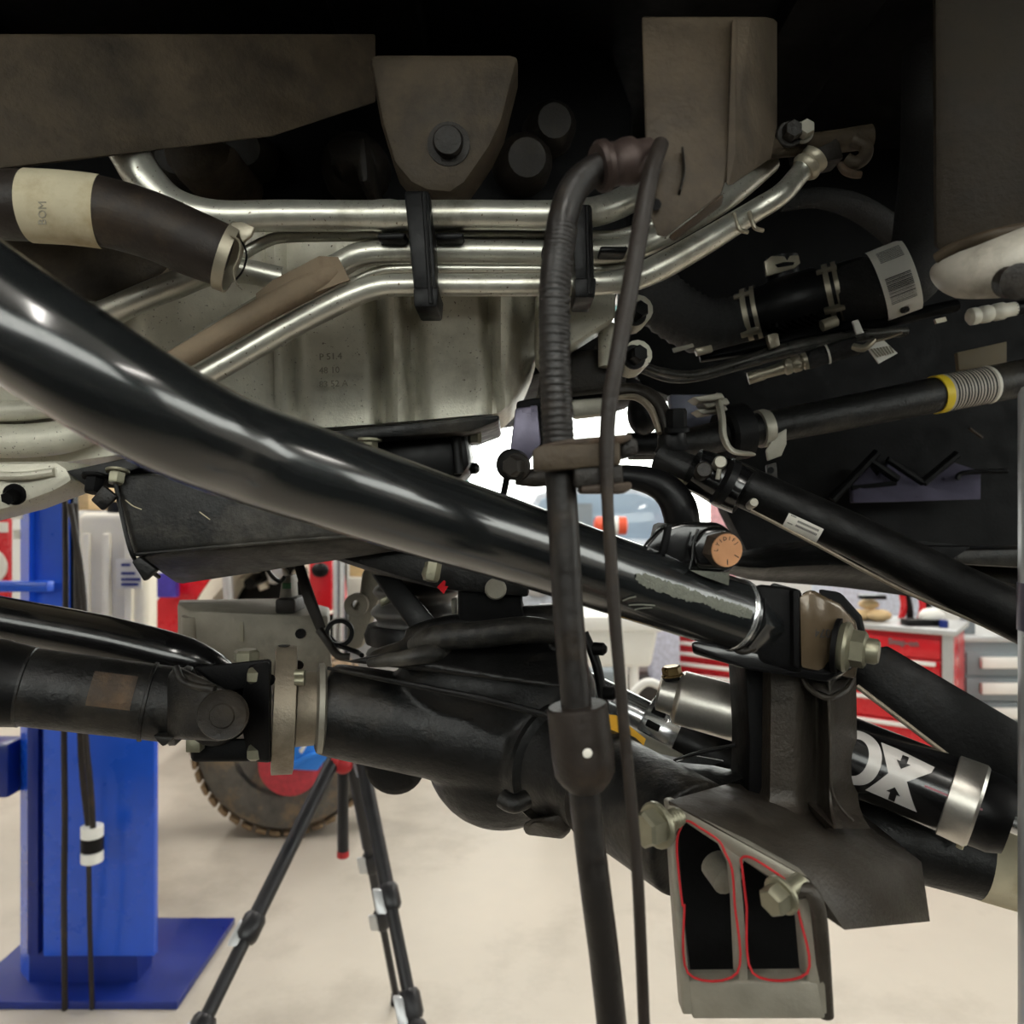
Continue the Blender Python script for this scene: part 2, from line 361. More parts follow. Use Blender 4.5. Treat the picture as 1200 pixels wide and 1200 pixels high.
# ---------------------------------------------------------------- blue lift column on the left
d = 2.5
t = thing('lift_column', 'tall blue steel lift column at the left with a wide carriage plate', 'lift column', (P(40, 600, d).x, d+.15, 0))
xa, xb, xc, xd = P(10, 0, d).x, P(34, 0, d).x, P(70, 0, d).x, P(88, 0, d).x
zc = P(0, 780, d-.08).z
m = MB().prism([V((xa, d+.06, 0)), V((xb, d, 0)), V((xb, d+.09, 0)), V((xa, d+.09, 0))], V((0, 0, 3.5))); obj('corner_face', m, BLUE, t, flat=True)
obj('column_web', MB().abox(xb, d+.03, 0, xc, d+.09, 3.5), BLUE, t, flat=True)
obj('column_back', MB().abox(xb, d+.0, 0, P(178, 0, d+.1).x, d+.1, zc-.01), DKBLUE, t, flat=True)
xp = P(181, 0, d-.03).x
m = MB().abox(P(50, 0, d-.03).x, d-.03, .12, xp, d, zc).bevel(.006); obj('carriage_plate', m, BLUE, t)
m = MB().abox(P(36, 0, d).x, d-.02, .12, P(49, 0, d).x, d+.02, zc).bevel(.004); obj('guide_strip', m, DKBLUE, t)
m = MB().abox(P(-60, 0, d).x, d-.05, P(0, 692, d).z, P(66, 0, d).x, d-.01, P(0, 680, d).z).bevel(.004); obj('cross_bar', m, BLUE, t)
obj('base_plate', MB().abox(xa-.1, d-.1, 0, xp+.1, d+.4, .025).bevel(.004), DKBLUE, t)
m = MB().abox(P(13, 0, d).x, d-.004, P(0, 608, d).z, P(27, 0, d).x, d+.002, P(0, 594, d).z); obj('sticker', m, WHITELABEL, t, flat=True)
m = MB().abox(P(17, 0, d).x, d-.004, P(0, 632, d).z, P(24, 0, d).x, d+.002, P(0, 621, d).z); obj('sticker', m, WHITELABEL, t, flat=True)
m = MB().slab(-30, 872, 9, 936, d, .1).bevel(.01); obj('arm_bracket', m, DKBLUE, t)
# straps and cables in front of the column
dd = 2.35
single('lift_cable', MB().ptube([(76, 560, dd), (77, 700, dd), (75, 850, dd), (76, 950, dd), (75, 1050, dd), (76, 1183, dd+.05)], 3.4, seg=8), RUBBERBROWN,
       'thin black cable hanging straight down the blue lift column', 'cable')
t = thing('air_hose', 'pair of black hoses with a white and black coupling hanging by the column', 'hose', P(104, 1180, dd))
obj('hose_line', MB().ptube([(88, 590, dd), (92, 700, dd), (94, 850, dd), (97, 910, dd), (104, 970, dd)], 3.6, seg=8), RUBBERBROWN, t)
obj('hose_line', MB().ptube([(82, 590, dd-.02), (98, 700, dd-.02), (100, 850, dd-.02), (106, 920, dd-.02), (109, 970, dd-.02)], 3.4, seg=8), RUBBERBROWN, t)
obj('hose_line', MB().ptube([(104, 1008, dd), (105, 1080, dd), (108, 1182, dd+.05)], 2.8, seg=8), RUBBERBROWN, t)
for nm, y0, y1, mm in (('coupling_top', 967, 981, WHITEP), ('coupling_band', 981, 997, PLASTIC), ('coupling_end', 997, 1010, WHITEP)):
    obj(nm, MB().rev(P(108, y1, dd), V((0, 0, 1)), [(0, .028), (.002, .031), ((y1-y0)/F*dd-.002, .031), ((y1-y0)/F*dd, .028)], 14), mm, t)
t = thing('rubber_strap', 'dark door seal strip with a white edge beside the blue column', 'strap', P(80, 745, 2.55))
obj('strap', MB().slab(72, 560, 86, 760, 2.56, .03), PLASTIC, t, flat=True)
obj('edge_strip', MB().slab(66, 585, 71, 760, 2.56, .03), ALUTRIM, t, flat=True)
# red sign at the frame edge
t = thing('red_sign', 'red board with a white round mark at the left frame edge', 'sign', P(-60, 745, 3.3))
obj('board', MB().slab(-160, 600, 9, 745, 3.3, .03), RED, t, flat=True)
obj('band', MB().slab(-160, 612, 9, 624, 3.296, .004), WHITELABEL, t, flat=True)
obj('mark', MB().rev(P(-14, 664, 3.29), V((0, 1, 0)), [(0, .075), (.01, .075)], 24), WHITELABEL, t)
obj('post', MB().slab(-80, 745, -70, 1000, 3.3, .03), ALUTRIM, t, flat=True)
# white fluid tanks
def tank(x0, x1, y0, d, label, ridges):
    a, b = P(x0, 0, d).x, P(x1, 0, d).x; z1 = P(0, y0, d).z
    t = thing('fluid_tank', label, 'tank', ((a+b)/2, d+.05, 0), None)
    m = MB().abox(a, d, 0, b, d+.11, z1).bevel(.03, 35, 4); obj('tank_body', m, TANKP, t)
    for rx in ridges: obj('moulded_rib', MB().abox(P(rx, 0, d).x, d-.02, .1, P(rx+9, 0, d).x, d+.01, z1-.08).bevel(.008), TANKP, t)
    obj('filler_cap', MB().rev(V(((a+b)/2, d+.055, z1)), V((0, 0, 1)), [(0, .04), (.04, .04)], 16), PLASTIC, t)
    return t, z1
t, z1 = tank(89, 172, 600, 3.0, 'milky white fluid tank with a blue printed label beside the blue column', (98, 122, 148))
tl = obj('label', MB().slab(136, 655, 166, 690, 2.972, .006), WHITELABEL, t, flat=True)
for y, x1 in ((662, 152), (672, 158), (679, 164), (685, 162)):
    obj('printed_line', MB().slab(142, y-1.5, x1, y+1.5, 2.968, .003), DKBLUE, tl, flat=True)
m = MB().abox(P(100, 0, 3.5).x, 3.5, 0, P(146, 0, 3.5).x, 3.8, P(0, 560, 3.5).z).bevel(.02); single('cabinet_top', m, ALUTRIM, 'pale cabinet standing behind the milky white tank', 'cabinet')
single('wooden_crate', MB().slab(80, 556, 104, 598, 3.1, .25).bevel(.01), WOOD, 'pale brown wooden box seen between column and tank', 'box')
# red car with its wheel arch at left centre
d = 4.7
t = thing('red_car', 'red car body with a beige wheel arch lining behind the grey casting', 'car', V((P(320, 0, d).x, d, 0)))
def arch(pts_o, pts_i, d, th):
    m = MB(); n = len(pts_o); off = V((0, th, 0))
    o = [m.bm.verts.new(P(*p, d)) for p in pts_o]; i = [m.bm.verts.new(P(*p, d)) for p in pts_i]
    o2 = [m.bm.verts.new(P(*p, d)+off) for p in pts_o]; i2 = [m.bm.verts.new(P(*p, d)+off) for p in pts_i]
    for k in range(n-1):
        for q in ((o[k], o[k+1], i[k+1], i[k]), (o2[k], i2[k], i2[k+1], o2[k+1]), (o[k], o2[k], o2[k+1], o[k+1]), (i[k], i[k+1], i2[k+1], i2[k])):
            m.bm.faces.new(q)
    for k in (0, n-1): m.bm.faces.new((o[k], i[k], i2[k], o2[k]))
    return m
obj('fender', arch([(150, 780), (184, 704), (215, 668), (250, 640), (300, 606), (340, 610), (378, 640), (388, 720)],
                   [(190, 790), (207, 740), (234, 695), (264, 650), (300, 636), (345, 634), (372, 652), (386, 720)], d, .5), RED, t)
obj('sill', MB().abox(P(260, 0, d+.2).x, d+.1, 0, P(380, 0, d+.2).x, d+.5, P(0, 800, d).z), PLASTIC, t, flat=True)
obj('arch_liner', arch([(192, 792), (209, 740), (236, 695), (266, 651), (300, 637), (343, 636), (372, 656), (386, 720)],
                       [(222, 792), (232, 735), (250, 700), (282, 664), (303, 650), (338, 650), (360, 666), (370, 720)], d-.05, .5), TANKP, t)
obj('inner_panel', MB().slab(214, 640, 400, 800, d+.5, .2), PLASTIC, t, flat=True)
obj('blue_panel', MB().slab(184, 672, 206, 700, d-.1, .05), mat('violet_blue_paint', (64, 56, 158), .4, bump=0), t, flat=True)
for i in range(26):
    x, y, s = random.uniform(236, 366), random.uniform(646, 706), random.uniform(4, 11)
    mm = random.choice([TANKP, RED, SOOT, PLASTIC, TANKP, ALUTRIM])
    mb = MB(); c = P(x, y, d+random.uniform(.1, .35)); r = s/F*d
    if i % 3 == 0: mb.ball(c, r, r*1.2, r*.7, 10)
    elif i % 3 == 1: mb.rev(c, V((random.uniform(-1, 1), -.6, random.uniform(-.4, .4))), [(0, r*.8), (r*2, r*.8), (r*2.2, r*.5)], 10)
    else: mb.box(c, V((r, 0, r*.4)), V((0, r, 0)), V((-r*.3, 0, r*.8))).bevel(r*.2)
    obj('engine_fitting', mb, mm, t)
obj('strut', MB().ptube([(266, 670, d-.1), (268, 702, d-.1)], 6, seg=10), ALUTRIM, t)
obj('side_panel', MB().slab(362, 650, 389, 716, d-.2, .05).bevel(.01), RED, t)
obj('mirror', MB().ball(P(375, 668, d-.24), .05, .03, .042), PLASTIC, t)
single('chrome_pole', MB().rev(V((P(397, 0, 4.3).x, 4.3, 0)), V((0, 0, 1)), [(0, .06), (.01, .06), (.012, .031), (1.5, .031)], 16), CHROME, 'upright chrome pole standing beside the red car', 'pole')
single('parts_box', MB().slab(409, 640, 434, 676, 5.6, .3).bevel(.01), WOOD, 'pale cardboard coloured box beyond the chrome pole', 'box')
single('paper_stack', MB().slab(408, 677, 432, 704, 5.55, .25).bevel(.005), WHITELABEL, 'white carton below the pale box beyond the chrome pole', 'carton')
single('side_bench', MB().abox(P(404, 0, 5.5).x, 5.5, 0, P(480, 0, 5.5).x, 6.1, P(0, 704, 5.5).z).bevel(.01), ALUTRIM, 'pale bench carrying the carton and box behind the chrome pole', 'bench')

# ---------------------------------------------------------------- tyre with blue and red hub gear, tripod
d = 3.8; R = 107/F*d; c = P(341, 0, d); c.z = R
t = thing('wheel', 'large muddy off road tyre standing on the floor behind the tripod', 'wheel', (c.x, d, 0))
ax = V((.06, -1, 0)); c0 = c + ax.normalized()*.0
obj('tyre', MB().rev(c0, ax, [(-.16, R*.55), (-.15, R*.86), (-.1, R*.95), (.1, R*.95), (.15, R*.88), (.17, R*.72), (.15, R*.55)], 48), TIRE, t)
sn = ax.normalized(); sr = V((0, 0, 1)); sp = sn.cross(sr)
lug0 = None
for k in range(40):
    a = 2*math.pi*k/40
    rd = sr*math.cos(a)+sp*math.sin(a); tg = sn.cross(rd)
    for q in (-1, 1):
        cc = c0 + rd*R*.955 + sn*(q*.075) + tg*(q*.012)
        mb = MB().box(cc, rd*R*.026, tg*R*.06, sn*.068 + tg*.01*q).bevel(.006, seg=1)
        obj('tread_lug', mb, MUD, t)
obj('rim', MB().rev(c0, ax, [(.06, R*.56), (.15, R*.56), (.15, R*.5), (.08, R*.44), (.08, R*.1), (.07, .02)], 32), mat('dark_grey_wheel', (62, 62, 64), .5, .3, bump=.1), t)
ch = P(339, 881, d-.22)
t = thing('hub_tool', 'bright blue angular tool with a red round disc against the tyre', 'tool', ch)
obj('red_disc', MB().rev(P(350, 884, d-.03), V((0, -1, 0)), [(0, .14), (.16, .14), (.17, .12)], 32), mat('dusty_red_disc', (190, 60, 70), .6, bump=.1), t)
obj('blue_body', MB().pprism([(340, 866), (352, 862), (368, 866), (372, 876), (390, 884), (378, 894), (372, 904), (336, 902)], d-.25, .06).bevel(.008), TOYBLUE, t)
obj('white_handle', MB().pprism([(350, 880), (356, 870), (360, 872), (353, 884)], d-.27, .03).bevel(.003), WHITEP, t)
obj('blue_ridge', MB().ptube([(346, 894, d-.255), (368, 884, d-.255), (388, 886, d-.25)], 3, seg=8), TOYBLUE, t)
d = 2.1
hd = P(402, 888, d)
t = thing('tripod', 'black camera tripod with red accents standing on the concrete floor', 'tripod', (hd.x, d, 0))
obj('tripod_crown', MB().hull([P(392, 880, d), P(386, 888, d), P(426, 892, d), P(418, 884, d), P(392, 880, d+.06), P(386, 888, d+.06), P(426, 892, d+.06), P(418, 884, d+.06)]), TRIPOD, t)
def toward(a, b, z):
    k = (z-a.z)/(b.z-a.z); return a+(b-a)*k
def leg(a, b, w0, w1, joints):
    e = toward(a, b, .012)
    L = [toward(a, b, a.z-(a.z-.012)*k) for k in (0, .33, .66, 1)]
    l = obj('leg', MB().tube([L[0], L[1]], w0, seg=10).tube([L[1], L[2]], (w0+w1)/2, seg=10).tube([L[2], L[3]], w1, seg=10), TRIPOD, t)
    for k in joints:
        p = toward(a, b, a.z-(a.z-.012)*k); dv = (b-a).normalized()
        obj('leg_clamp', MB().rev(p, dv, [(0, w0*1.1), (.01, w0*1.4), (.05, w0*1.4), (.06, w0*1.1)], 10), TRIPOD, l)
        obj('clamp_lever', MB().box(p+dv*.03+V((-.02, -.02, 0)), V((.012, 0, 0)), V((0, .006, 0)), dv*.028).bevel(.004), ALUTRIM, l)
    obj('rubber_foot', MB().rev(e-V((0, 0, .012)), V((0, 0, 1)), [(0, w0*1.2), (.03, w0*1.1)], 10), PLASTIC, l)
leg(P(393, 886, d-.01), P(312, 1050, d-.25), .019, .013, (.33, .5, .56))
leg(P(424, 890, d), P(456, 1050, d-.18), .018, .013, (.3, .52, .58))
leg(P(412, 892, d+.05), P(442, 1050, d+.2), .016, .011, (.36, .6))
obj('centre_column', MB().tube([P(402, 886, d), P(402, 998, d)], .0145, seg=12), TRIPOD, t)
obj('leg_pad', MB().rev(P(425, 908, d+.01), V((-.3, 0, 1)), [(0, .016), (.05, .018), (.06, .012)], 14), CARPAINT, t, label='pale blue pad on the right leg')
obj('red_collar', MB().ball(P(402, 897, d-.015), .026, .02, .022, 14), REDPAINT, t)
obj('red_collar', MB().ball(P(392, 893, d-.03), .012, .01, .016, 10), REDPAINT, t)
obj('column_tip', MB().rev(P(402, 1005, d), V((0, 0, 1)), [(0, .012), (.003, .016), (.018, .016)], 12), REDPAINT, t)

# ---------------------------------------------------------------- right background: tool chest, cabinet, tub, car
A = V((2.283, 4.15, 0)); u = V((-.805, .594, 0)); wv = V((.594, .805, 0)); LN, DP, HT = 1.62, .42, .85
t = thing('tool_chest', 'long red tool chest with white drawer pulls and a steel worktop', 'tool chest', A+u*LN/2+wv*DP/2)
def cbox(s0, s1, w0, w1, z0, z1): return MB().box(A+u*(s0+s1)/2+wv*(w0+w1)/2+V((0, 0, (z0+z1)/2)), u*(s1-s0)/2, wv*(w1-w0)/2, V((0, 0, (z1-z0)/2)))
obj('carcass', cbox(0, LN, .02, DP, .12, HT).bevel(.006), RED, t)
for s0 in (.0, LN/2-.02, LN-.045): obj('corner_post', cbox(s0, s0+.05, -.006, .02, .12, HT), ALUTRIM, t, flat=True)
ch = cbox(-.02, LN+.02, -.03, DP+.02, HT+.0, HT+.03).bevel(.006); obj('worktop', ch, ALUTRIM, t)
for k, (s0, s1) in enumerate(((.06, LN/2-.03), (LN/2+.04, LN-.06))):
    z = HT-.03
    for h in ((.11, .10, .11, .13, .16) if k == 0 else (.07, .065, .065, .065, .065, .07, .09, .12)):
        dr = obj('drawer', cbox(s0, s1, 0, .02, z-h+.008, z).bevel(.003), RED, t)
        if not (k == 0 and z > HT-.05): obj('drawer_pull', cbox(s0+.02, s1-.02, -.022, 0, z-.028, z-.006).bevel(.004), WHITEP, dr)
        else:
            mb = MB(); q = A+u*(s0+.25)-wv*.004+V((0, 0, z-.042))
            text(mb, 'Snap-on', .046, q, -u, V((0, 0, 1)), .004, bold=True); obj('badge', mb, mat('badge_grey', (120, 118, 120), .4, .3, .05, 30, bump=0), dr)
        z -= h
for s0 in (.1, LN-.1):
    for w0 in (.1, DP-.1):
        obj('caster', MB().rev(A+u*s0+wv*w0+V((-.02, 0, .06)), V((1, 0, 0)), [(0, .058), (.04, .058)], 16), PLASTIC, t)
zt = HT+.03
def on_top(px, back): # a point on the worktop seen in pixel column px
    k = (px-600)/F; s = (A.x+wv.x*back-k*(A.y+wv.y*back))/(k*u.y-u.x); return A+u*s+wv*back+V((0, 0, zt))
for i, (px, bk, r) in enumerate(((1009, .12, .05), (1020, .2, .05), (1030, .13, .055), (1018, .14, .045))):
    p = on_top(px, bk); single('wooden_block', MB().ball(p+V((0, 0, r*.6 if i < 3 else r*2.0)), r*1.3, r, r*.62, 12), WOOD,
        ('pale tan rounded block at the left end of the worktop', 'pale tan rounded block behind its neighbours on the worktop', 'pale tan rounded block nearest the red pliers on the worktop', 'small tan block on top of the tan pile on the worktop')[i], 'block')
p = on_top(1020, .12); single('black_tray', MB().box(p+V((0, -.02, .135)), V((.07, 0, 0)), V((0, .03, 0)), V((0, 0, .012))).bevel(.004), PLASTIC, 'flat black case lying on top of the tan blocks', 'case')
for px, bk, lab in ((1056, .22, 'red handled clamp standing left on the worktop'), (1078, .2, 'red handled clamp standing right on the worktop')):
    p = on_top(px, bk); tt = thing('hand_clamp', lab, 'clamp', p)
    obj('grip', MB().tube([p+V((0, 0, .01)), p+V((.015, 0, .09)), p+V((.0, 0, .17))], .018, seg=8), RED, tt)
    obj('jaw', MB().tube([p+V((.05, 0, .01)), p+V((.045, 0, .08)), p+V((.03, 0, .15))], .02, seg=8), PLASTIC, tt)
p = on_top(1085, .1); tt = thing('power_tool', 'grey and cream hand tool lying on the worktop edge', 'tool', p)
obj('tool_body', MB().ball(p+V((.03, 0, .05)), .07, .04, .045, 14), WHITEP, tt)
obj('tool_base', MB().box(p+V((-.02, 0, .018)), V((.1, 0, 0)), V((0, .04, 0)), V((0, 0, .018))).bevel(.006), PLASTIC, tt)
p = on_top(1106, .07); single('blue_cap', MB().rev(p, V((0, 0, 1)), [(0, .022), (.035, .022), (.04, .016)], 12), DKBLUE, 'tiny blue cap on the right end of the worktop', 'cap')
# grey cabinet
d = 4.62; x0 = P(1121, 0, d).x
t = thing('drawer_cabinet', 'grey drawer cabinet with white pulls right of the red chest', 'cabinet', (x0+.35, d+.2, 0))
HZ = P(0, 752, d).z
obj('carcass', MB().abox(x0, d, .1, x0+.75, d+.45, HZ).bevel(.008), GREYCAB, t)
obj('top_edge', MB().abox(x0-.01, d-.02, HZ, x0+.76, d+.47, HZ+.035).bevel(.006), ALUTRIM, t)
for k, y in enumerate((764, 794, 823, 852, 882, 912)):
    z1, z0 = P(0, y, d).z, P(0, y+28, d).z
    dr = obj('drawer', MB().abox(x0+.05, d-.015, z0+.008, x0+.7, d, z1).bevel(.003), GREYCAB, t)
    obj('drawer_pull', MB().abox(x0+.12, d-.05, z1-.088, x0+.66, d-.015, z1-.024).bevel(.008), WHITEP, dr)
for xx in (x0+.08, x0+.67): obj('foot', MB().abox(xx-.03, d+.02, 0, xx+.03, d+.4, .1), PLASTIC, t, flat=True)
single('parts_bag', MB().ball(V((x0+.42, d+.15, HZ+.075)), .09, .08, .045, 12), WHITELABEL, 'cream cloth bundle lying on the grey cabinet', 'bundle')
p = V((x0+.12, d+.1, HZ+.035)); tt = thing('bench_vise', 'small grey post standing on the grey cabinet corner', 'post', p)
obj('post', MB().abox(p.x-.03, p.y-.03, p.z, p.x+.03, p.y+.03, p.z+.17).bevel(.006), GREYCAB, tt)
obj('cap_plate', MB().abox(p.x-.05, p.y-.05, p.z+.17, p.x+.05, p.y+.05, p.z+.19).bevel(.004), ALUTRIM, tt)
# pale blue locker and white utility tub
single('locker', MB().abox(P(764, 0, 4.8).x, 4.8, 0, P(797, 0, 4.8).x, 4.95, P(0, 705, 4.8).z).bevel(.01), mat('pale_lilac_locker', (186, 188, 206), .5, bump=.02), 'narrow pale lilac locker left of the red tool chest', 'locker')
d = 3.9
t = thing('utility_tub', 'white plastic utility tub on legs behind the brake wire', 'tub', (P(715, 0, d).x, d+.25, 0))
zr, zb = P(0, 722, d).z, P(0, 784, d).z; xa, xb = P(640, 0, d).x, P(772, 0, d).x
m = MB().hull([V((xa-.0, d, zr-.07)), V((xb, d, zr-.07)), V((xa, d+.5, zr-.07)), V((xb, d+.5, zr-.07)),
               V((xa+.03, d+.03, zb)), V((xb-.03, d+.03, zb)), V((xa+.03, d+.47, zb)), V((xb-.03, d+.47, zb))]).bevel(.025, 35, 3)
obj('basin', m, WHITEP, t)
obj('rim', MB().abox(xa-.02, d-.02, zr-.075, xb+.02, d+.52, zr).bevel(.012), WHITEP, t)
for xx, yy in ((xa+.06, d+.06), (P(745, 0, d).x, d+.06), (xa+.06, d+.44), (P(745, 0, d).x, d+.44)):
    obj('leg', MB().rev(V((xx, yy, 0)), V((0, 0, 1)), [(0, .025), (.02, .022), (zb+.02, .024)], 12), WHITEP, t)
obj('drain_pipe', MB().tube([V(((xa+xb)/2+.12, d+.25, zb)), V(((xa+xb)/2+.12, d+.25, zb-.2)), V(((xa+xb)/2+.2, d+.3, zb-.26)), V(((xa+xb)/2+.4, d+.3, zb-.26))], .025, seg=10), WHITEP, t)
single('dark_bin', MB().slab(640, 786, 727, 1010, 4.6, .4).bevel(.02), GREYCAB, 'dark grey bin on the floor behind the white tub', 'bin')
single('floor_jack', MB().slab(735, 800, 775, 940, 4.7, .3).bevel(.03), RUBBERBROWN, 'brown machine standing low behind the white tub leg', 'machine')
single('white_hose', MB().ptube([(742, 812, 3.2), (756, 800, 3.2), (770, 802, 3.2), (778, 812, 3.2), (790, 850, 3.3), (800, 1100, 3.3), (790, 1030, 3.4)], 5, seg=10), WHITEP, 'white curved plastic pipe low beside the steel reservoir', 'pipe')
# silver car nose in front of the window
d = 5.7
t = thing('silver_car', 'silver car facing the camera in front of the bright window', 'car', P(700, 0, d)*V((1, 1, 0)) if False else V((P(700, 0, d).x, d+.8, 0)))
def cp(x, y, dd): return P(x, y, dd)
body = [(596, 660), (606, 640), (650, 634), (770, 634), (800, 642), (812, 662), (816, 720), (806, 790), (596, 790), (590, 720)]
obj('car_body', MB().prism([P(x, y, d) for x, y in body], V((0, 1.6, 0))).bevel(.06, 30, 3), CARPAINT, t)
ca = [(600, 642), (628, 578), (660, 570), (745, 570), (778, 580), (808, 642)]
g = [(612, 640), (634, 585), (662, 578), (744, 578), (772, 586), (797, 640)]
obj('cabin', MB().prism([P(x, y, d+.55-(y-642)/72*.35*0) for x, y in ca], V((0, 1.4, 0))).bevel(.04, 30, 2), CARPAINT, t)
obj('windshield', MB().prism([P(x, y, d+.50) for x, y in g], V((0, .05, 0))).bevel(.01), GLASSM, t)
for x in (628, 782): obj('wheel', MB().rev(V((P(x, 0, d).x-.1, d+.4, .33)), V((1, 0, 0)), [(0, .3), (.02, .33), (.18, .33), (.2, .3)], 24), TIRE, t)
obj('grille', MB().slab(650, 690, 765, 730, d-.02, .04).bevel(.01), PLASTIC, t)
for x in (630, 786): obj('headlight', MB().ball(P(x, 690, d-.005), .09, .04, .06, 14), ALUTRIM, t)
obj('dashboard', MB().slab(672, 590, 694, 640, d+.44, .03), GREYCAB, t, flat=True)
p = P(716, 628, 5.4)
t = thing('warning_lamp', 'orange and white plastic jug on a stand in front of the car', 'jug', V((p.x, p.y, 0)))
obj('jug_body', MB().rev(P(696, 616, 5.4), V((1, 0, 0)), [(0, .03), (.015, .06), (.075, .062)], 18), ORANGE, t)
obj('jug_middle', MB().rev(P(709, 616, 5.4), V((1, 0, 0)), [(0, .062), (.085, .062)], 18), WHITEP, t)
obj('jug_end', MB().rev(P(723, 616, 5.4), V((1, 0, 0)), [(0, .062), (.06, .06), (.07, .03)], 18), ORANGE, t)
obj('stand_pole', MB().rev(V((p.x, 5.4, 0)), V((0, 0, 1)), [(0, .14), (.02, .14), (.03, .015), (P(0, 627, 5.4).z, .015)], 14), ALUTRIM, t)
# pale red item seen through the gap at right, wall panel
single('pink_panel', MB().abox(P(833, 0, 5.5).x, 5.5, 0, P(862, 0, 5.5).x, 5.53, P(0, 575, 5.5).z), mat('faded_pink_panel', (232, 178, 186), .6, bump=0), 'faded pink panel against the bright window at right', 'panel')
single('back_cabinet', MB().slab(975, 686, 1100, 940, 5.7, .4).bevel(.01), mat('pale_blue_cabinet', (190, 198, 212), .5, bump=.02), 'pale blue cabinet standing behind the red tool chest', 'cabinet')
# ================================================================ THE RAISED VEHICLE: large masses first
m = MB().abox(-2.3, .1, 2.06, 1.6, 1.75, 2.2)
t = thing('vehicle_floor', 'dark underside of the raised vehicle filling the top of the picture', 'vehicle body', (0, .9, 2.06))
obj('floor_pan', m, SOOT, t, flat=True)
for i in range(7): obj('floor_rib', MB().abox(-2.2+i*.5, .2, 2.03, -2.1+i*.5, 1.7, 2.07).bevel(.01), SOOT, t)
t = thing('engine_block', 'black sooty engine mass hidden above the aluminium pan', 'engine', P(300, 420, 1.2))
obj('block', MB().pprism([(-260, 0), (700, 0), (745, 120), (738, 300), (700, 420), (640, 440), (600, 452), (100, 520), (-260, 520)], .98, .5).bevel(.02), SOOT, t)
for i, (x, y, r) in enumerate(((225, 196, 34), (420, 205, 40), (300, 190, 30), (610, 200, 34), (640, 160, 30))):
    obj('cast_lug', MB().rev(P(x, y, .99), V((.1, -1, -.2)), [(0, r/F), (.05, r/F*.9), (.07, r/F*.6)], 18), DARKCAST, t)
m = MB().pprism([(180, 150), (275, 165), (268, 190), (248, 208), (225, 214), (205, 205), (190, 185)], .84, .12).bevel(.012); obj('mount_ear', m, FRAMERUST, t)
m = MB().pprism([(380, 165), (428, 158), (432, 212), (420, 214), (416, 190), (390, 188)], .86, .1).bevel(.006); obj('mount_web', m, DARKCAST, t)
# front right: black shroud, bumper beam, lower tray
t = thing('radiator_shroud', 'black front shroud with a plate coloured as a violet reflection behind the sway bar', 'shroud', P(1000, 640, 1.25))
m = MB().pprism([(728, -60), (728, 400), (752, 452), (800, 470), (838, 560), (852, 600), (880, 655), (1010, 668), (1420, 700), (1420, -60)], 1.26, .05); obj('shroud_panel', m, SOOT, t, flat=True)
obj('violet_reflection', MB().pprism([(998, 566, 1.22), (1018, 545, 1.24), (1030, 560, 1.22), (1045, 538, 1.25), (1080, 566, 1.24), (1112, 540, 1.26), (1150, 552, 1.25), (1150, 585, 1.17), (1052, 588, 1.17), (999, 589, 1.17)], 1.2, .012).bevel(.002), PURPLE, t)  # violet reflection on the black panel, put into this plate's colour
for a, b, r in (((975, 586), (1028, 530), 5), ((1020, 540), (1052, 562), 5), ((1040, 538), (1082, 566), 4), ((1082, 566), (1122, 532), 5), ((998, 572), (1050, 566), 3)):
    obj('shroud_rib', MB().ptube([(*a, 1.2), (*b, 1.2)], r, seg=8), SOOT, t)
obj('shroud_slot', MB().ptube([(1122, 562, 1.2), (1130, 554, 1.2), (1180, 552, 1.2)], 3, seg=8), PLASTIC, t)
obj('wire_clip', MB().ptube([(1136, 502, 1.1), (1151, 513, 1.1)], 2, seg=6), RUST, t)
t = thing('bumper_beam', 'dark grey curved bumper beam under the black track bar', 'bumper', P(1000, 700, .98))
def beam(u, v):
    x = 838+470*u
    top = interp([(838, 652), (895, 651), (930, 643), (985, 636), (1060, 634), (1100, 636), (1310, 660)], x)
    bot = interp([(838, 668), (880, 680), (985, 688), (1060, 698), (1310, 745)], x)
    d = .98+.03*math.cos(v*math.pi*2)*.6+.05*u
    return P(x, top+(bot-top)*v, d)
obj('beam', grid(beam, 24, 8, V((0, .1, 0))), CASTBLACK, t)
obj('beam_lip', MB().pprism([(1085, 655), (1100, 645), (1310, 640), (1310, 672), (1130, 662)], .94, .08).bevel(.004), CASTBLACK, t)
obj('beam_seam', MB().ptube([(972, 661, .965), (1030, 664, .97)], 1.5, seg=6), PLASTIC, t)
obj('beam_bracket', MB().pprism([(1000, 640), (1085, 640), (1140, 640), (1115, 658), (1085, 672), (1060, 660)], .93, .03).bevel(.003), SOOT, t)
# frame rail top left
single('frame_rail', MB().hull([P(-150, 40, .5), P(-150, 216, .5), P(0, 199, .55), P(135, 182, .6), P(320, 160, .7), P(440, 120, .8), P(440, 40, .8), P(-150, 40, .62), P(-150, 212, .62), P(440, 120, .92), P(440, 40, .92)]).bevel(.008),
       FRAMERUST, 'dirty grey brown frame rail along the top left edge', 'frame rail')

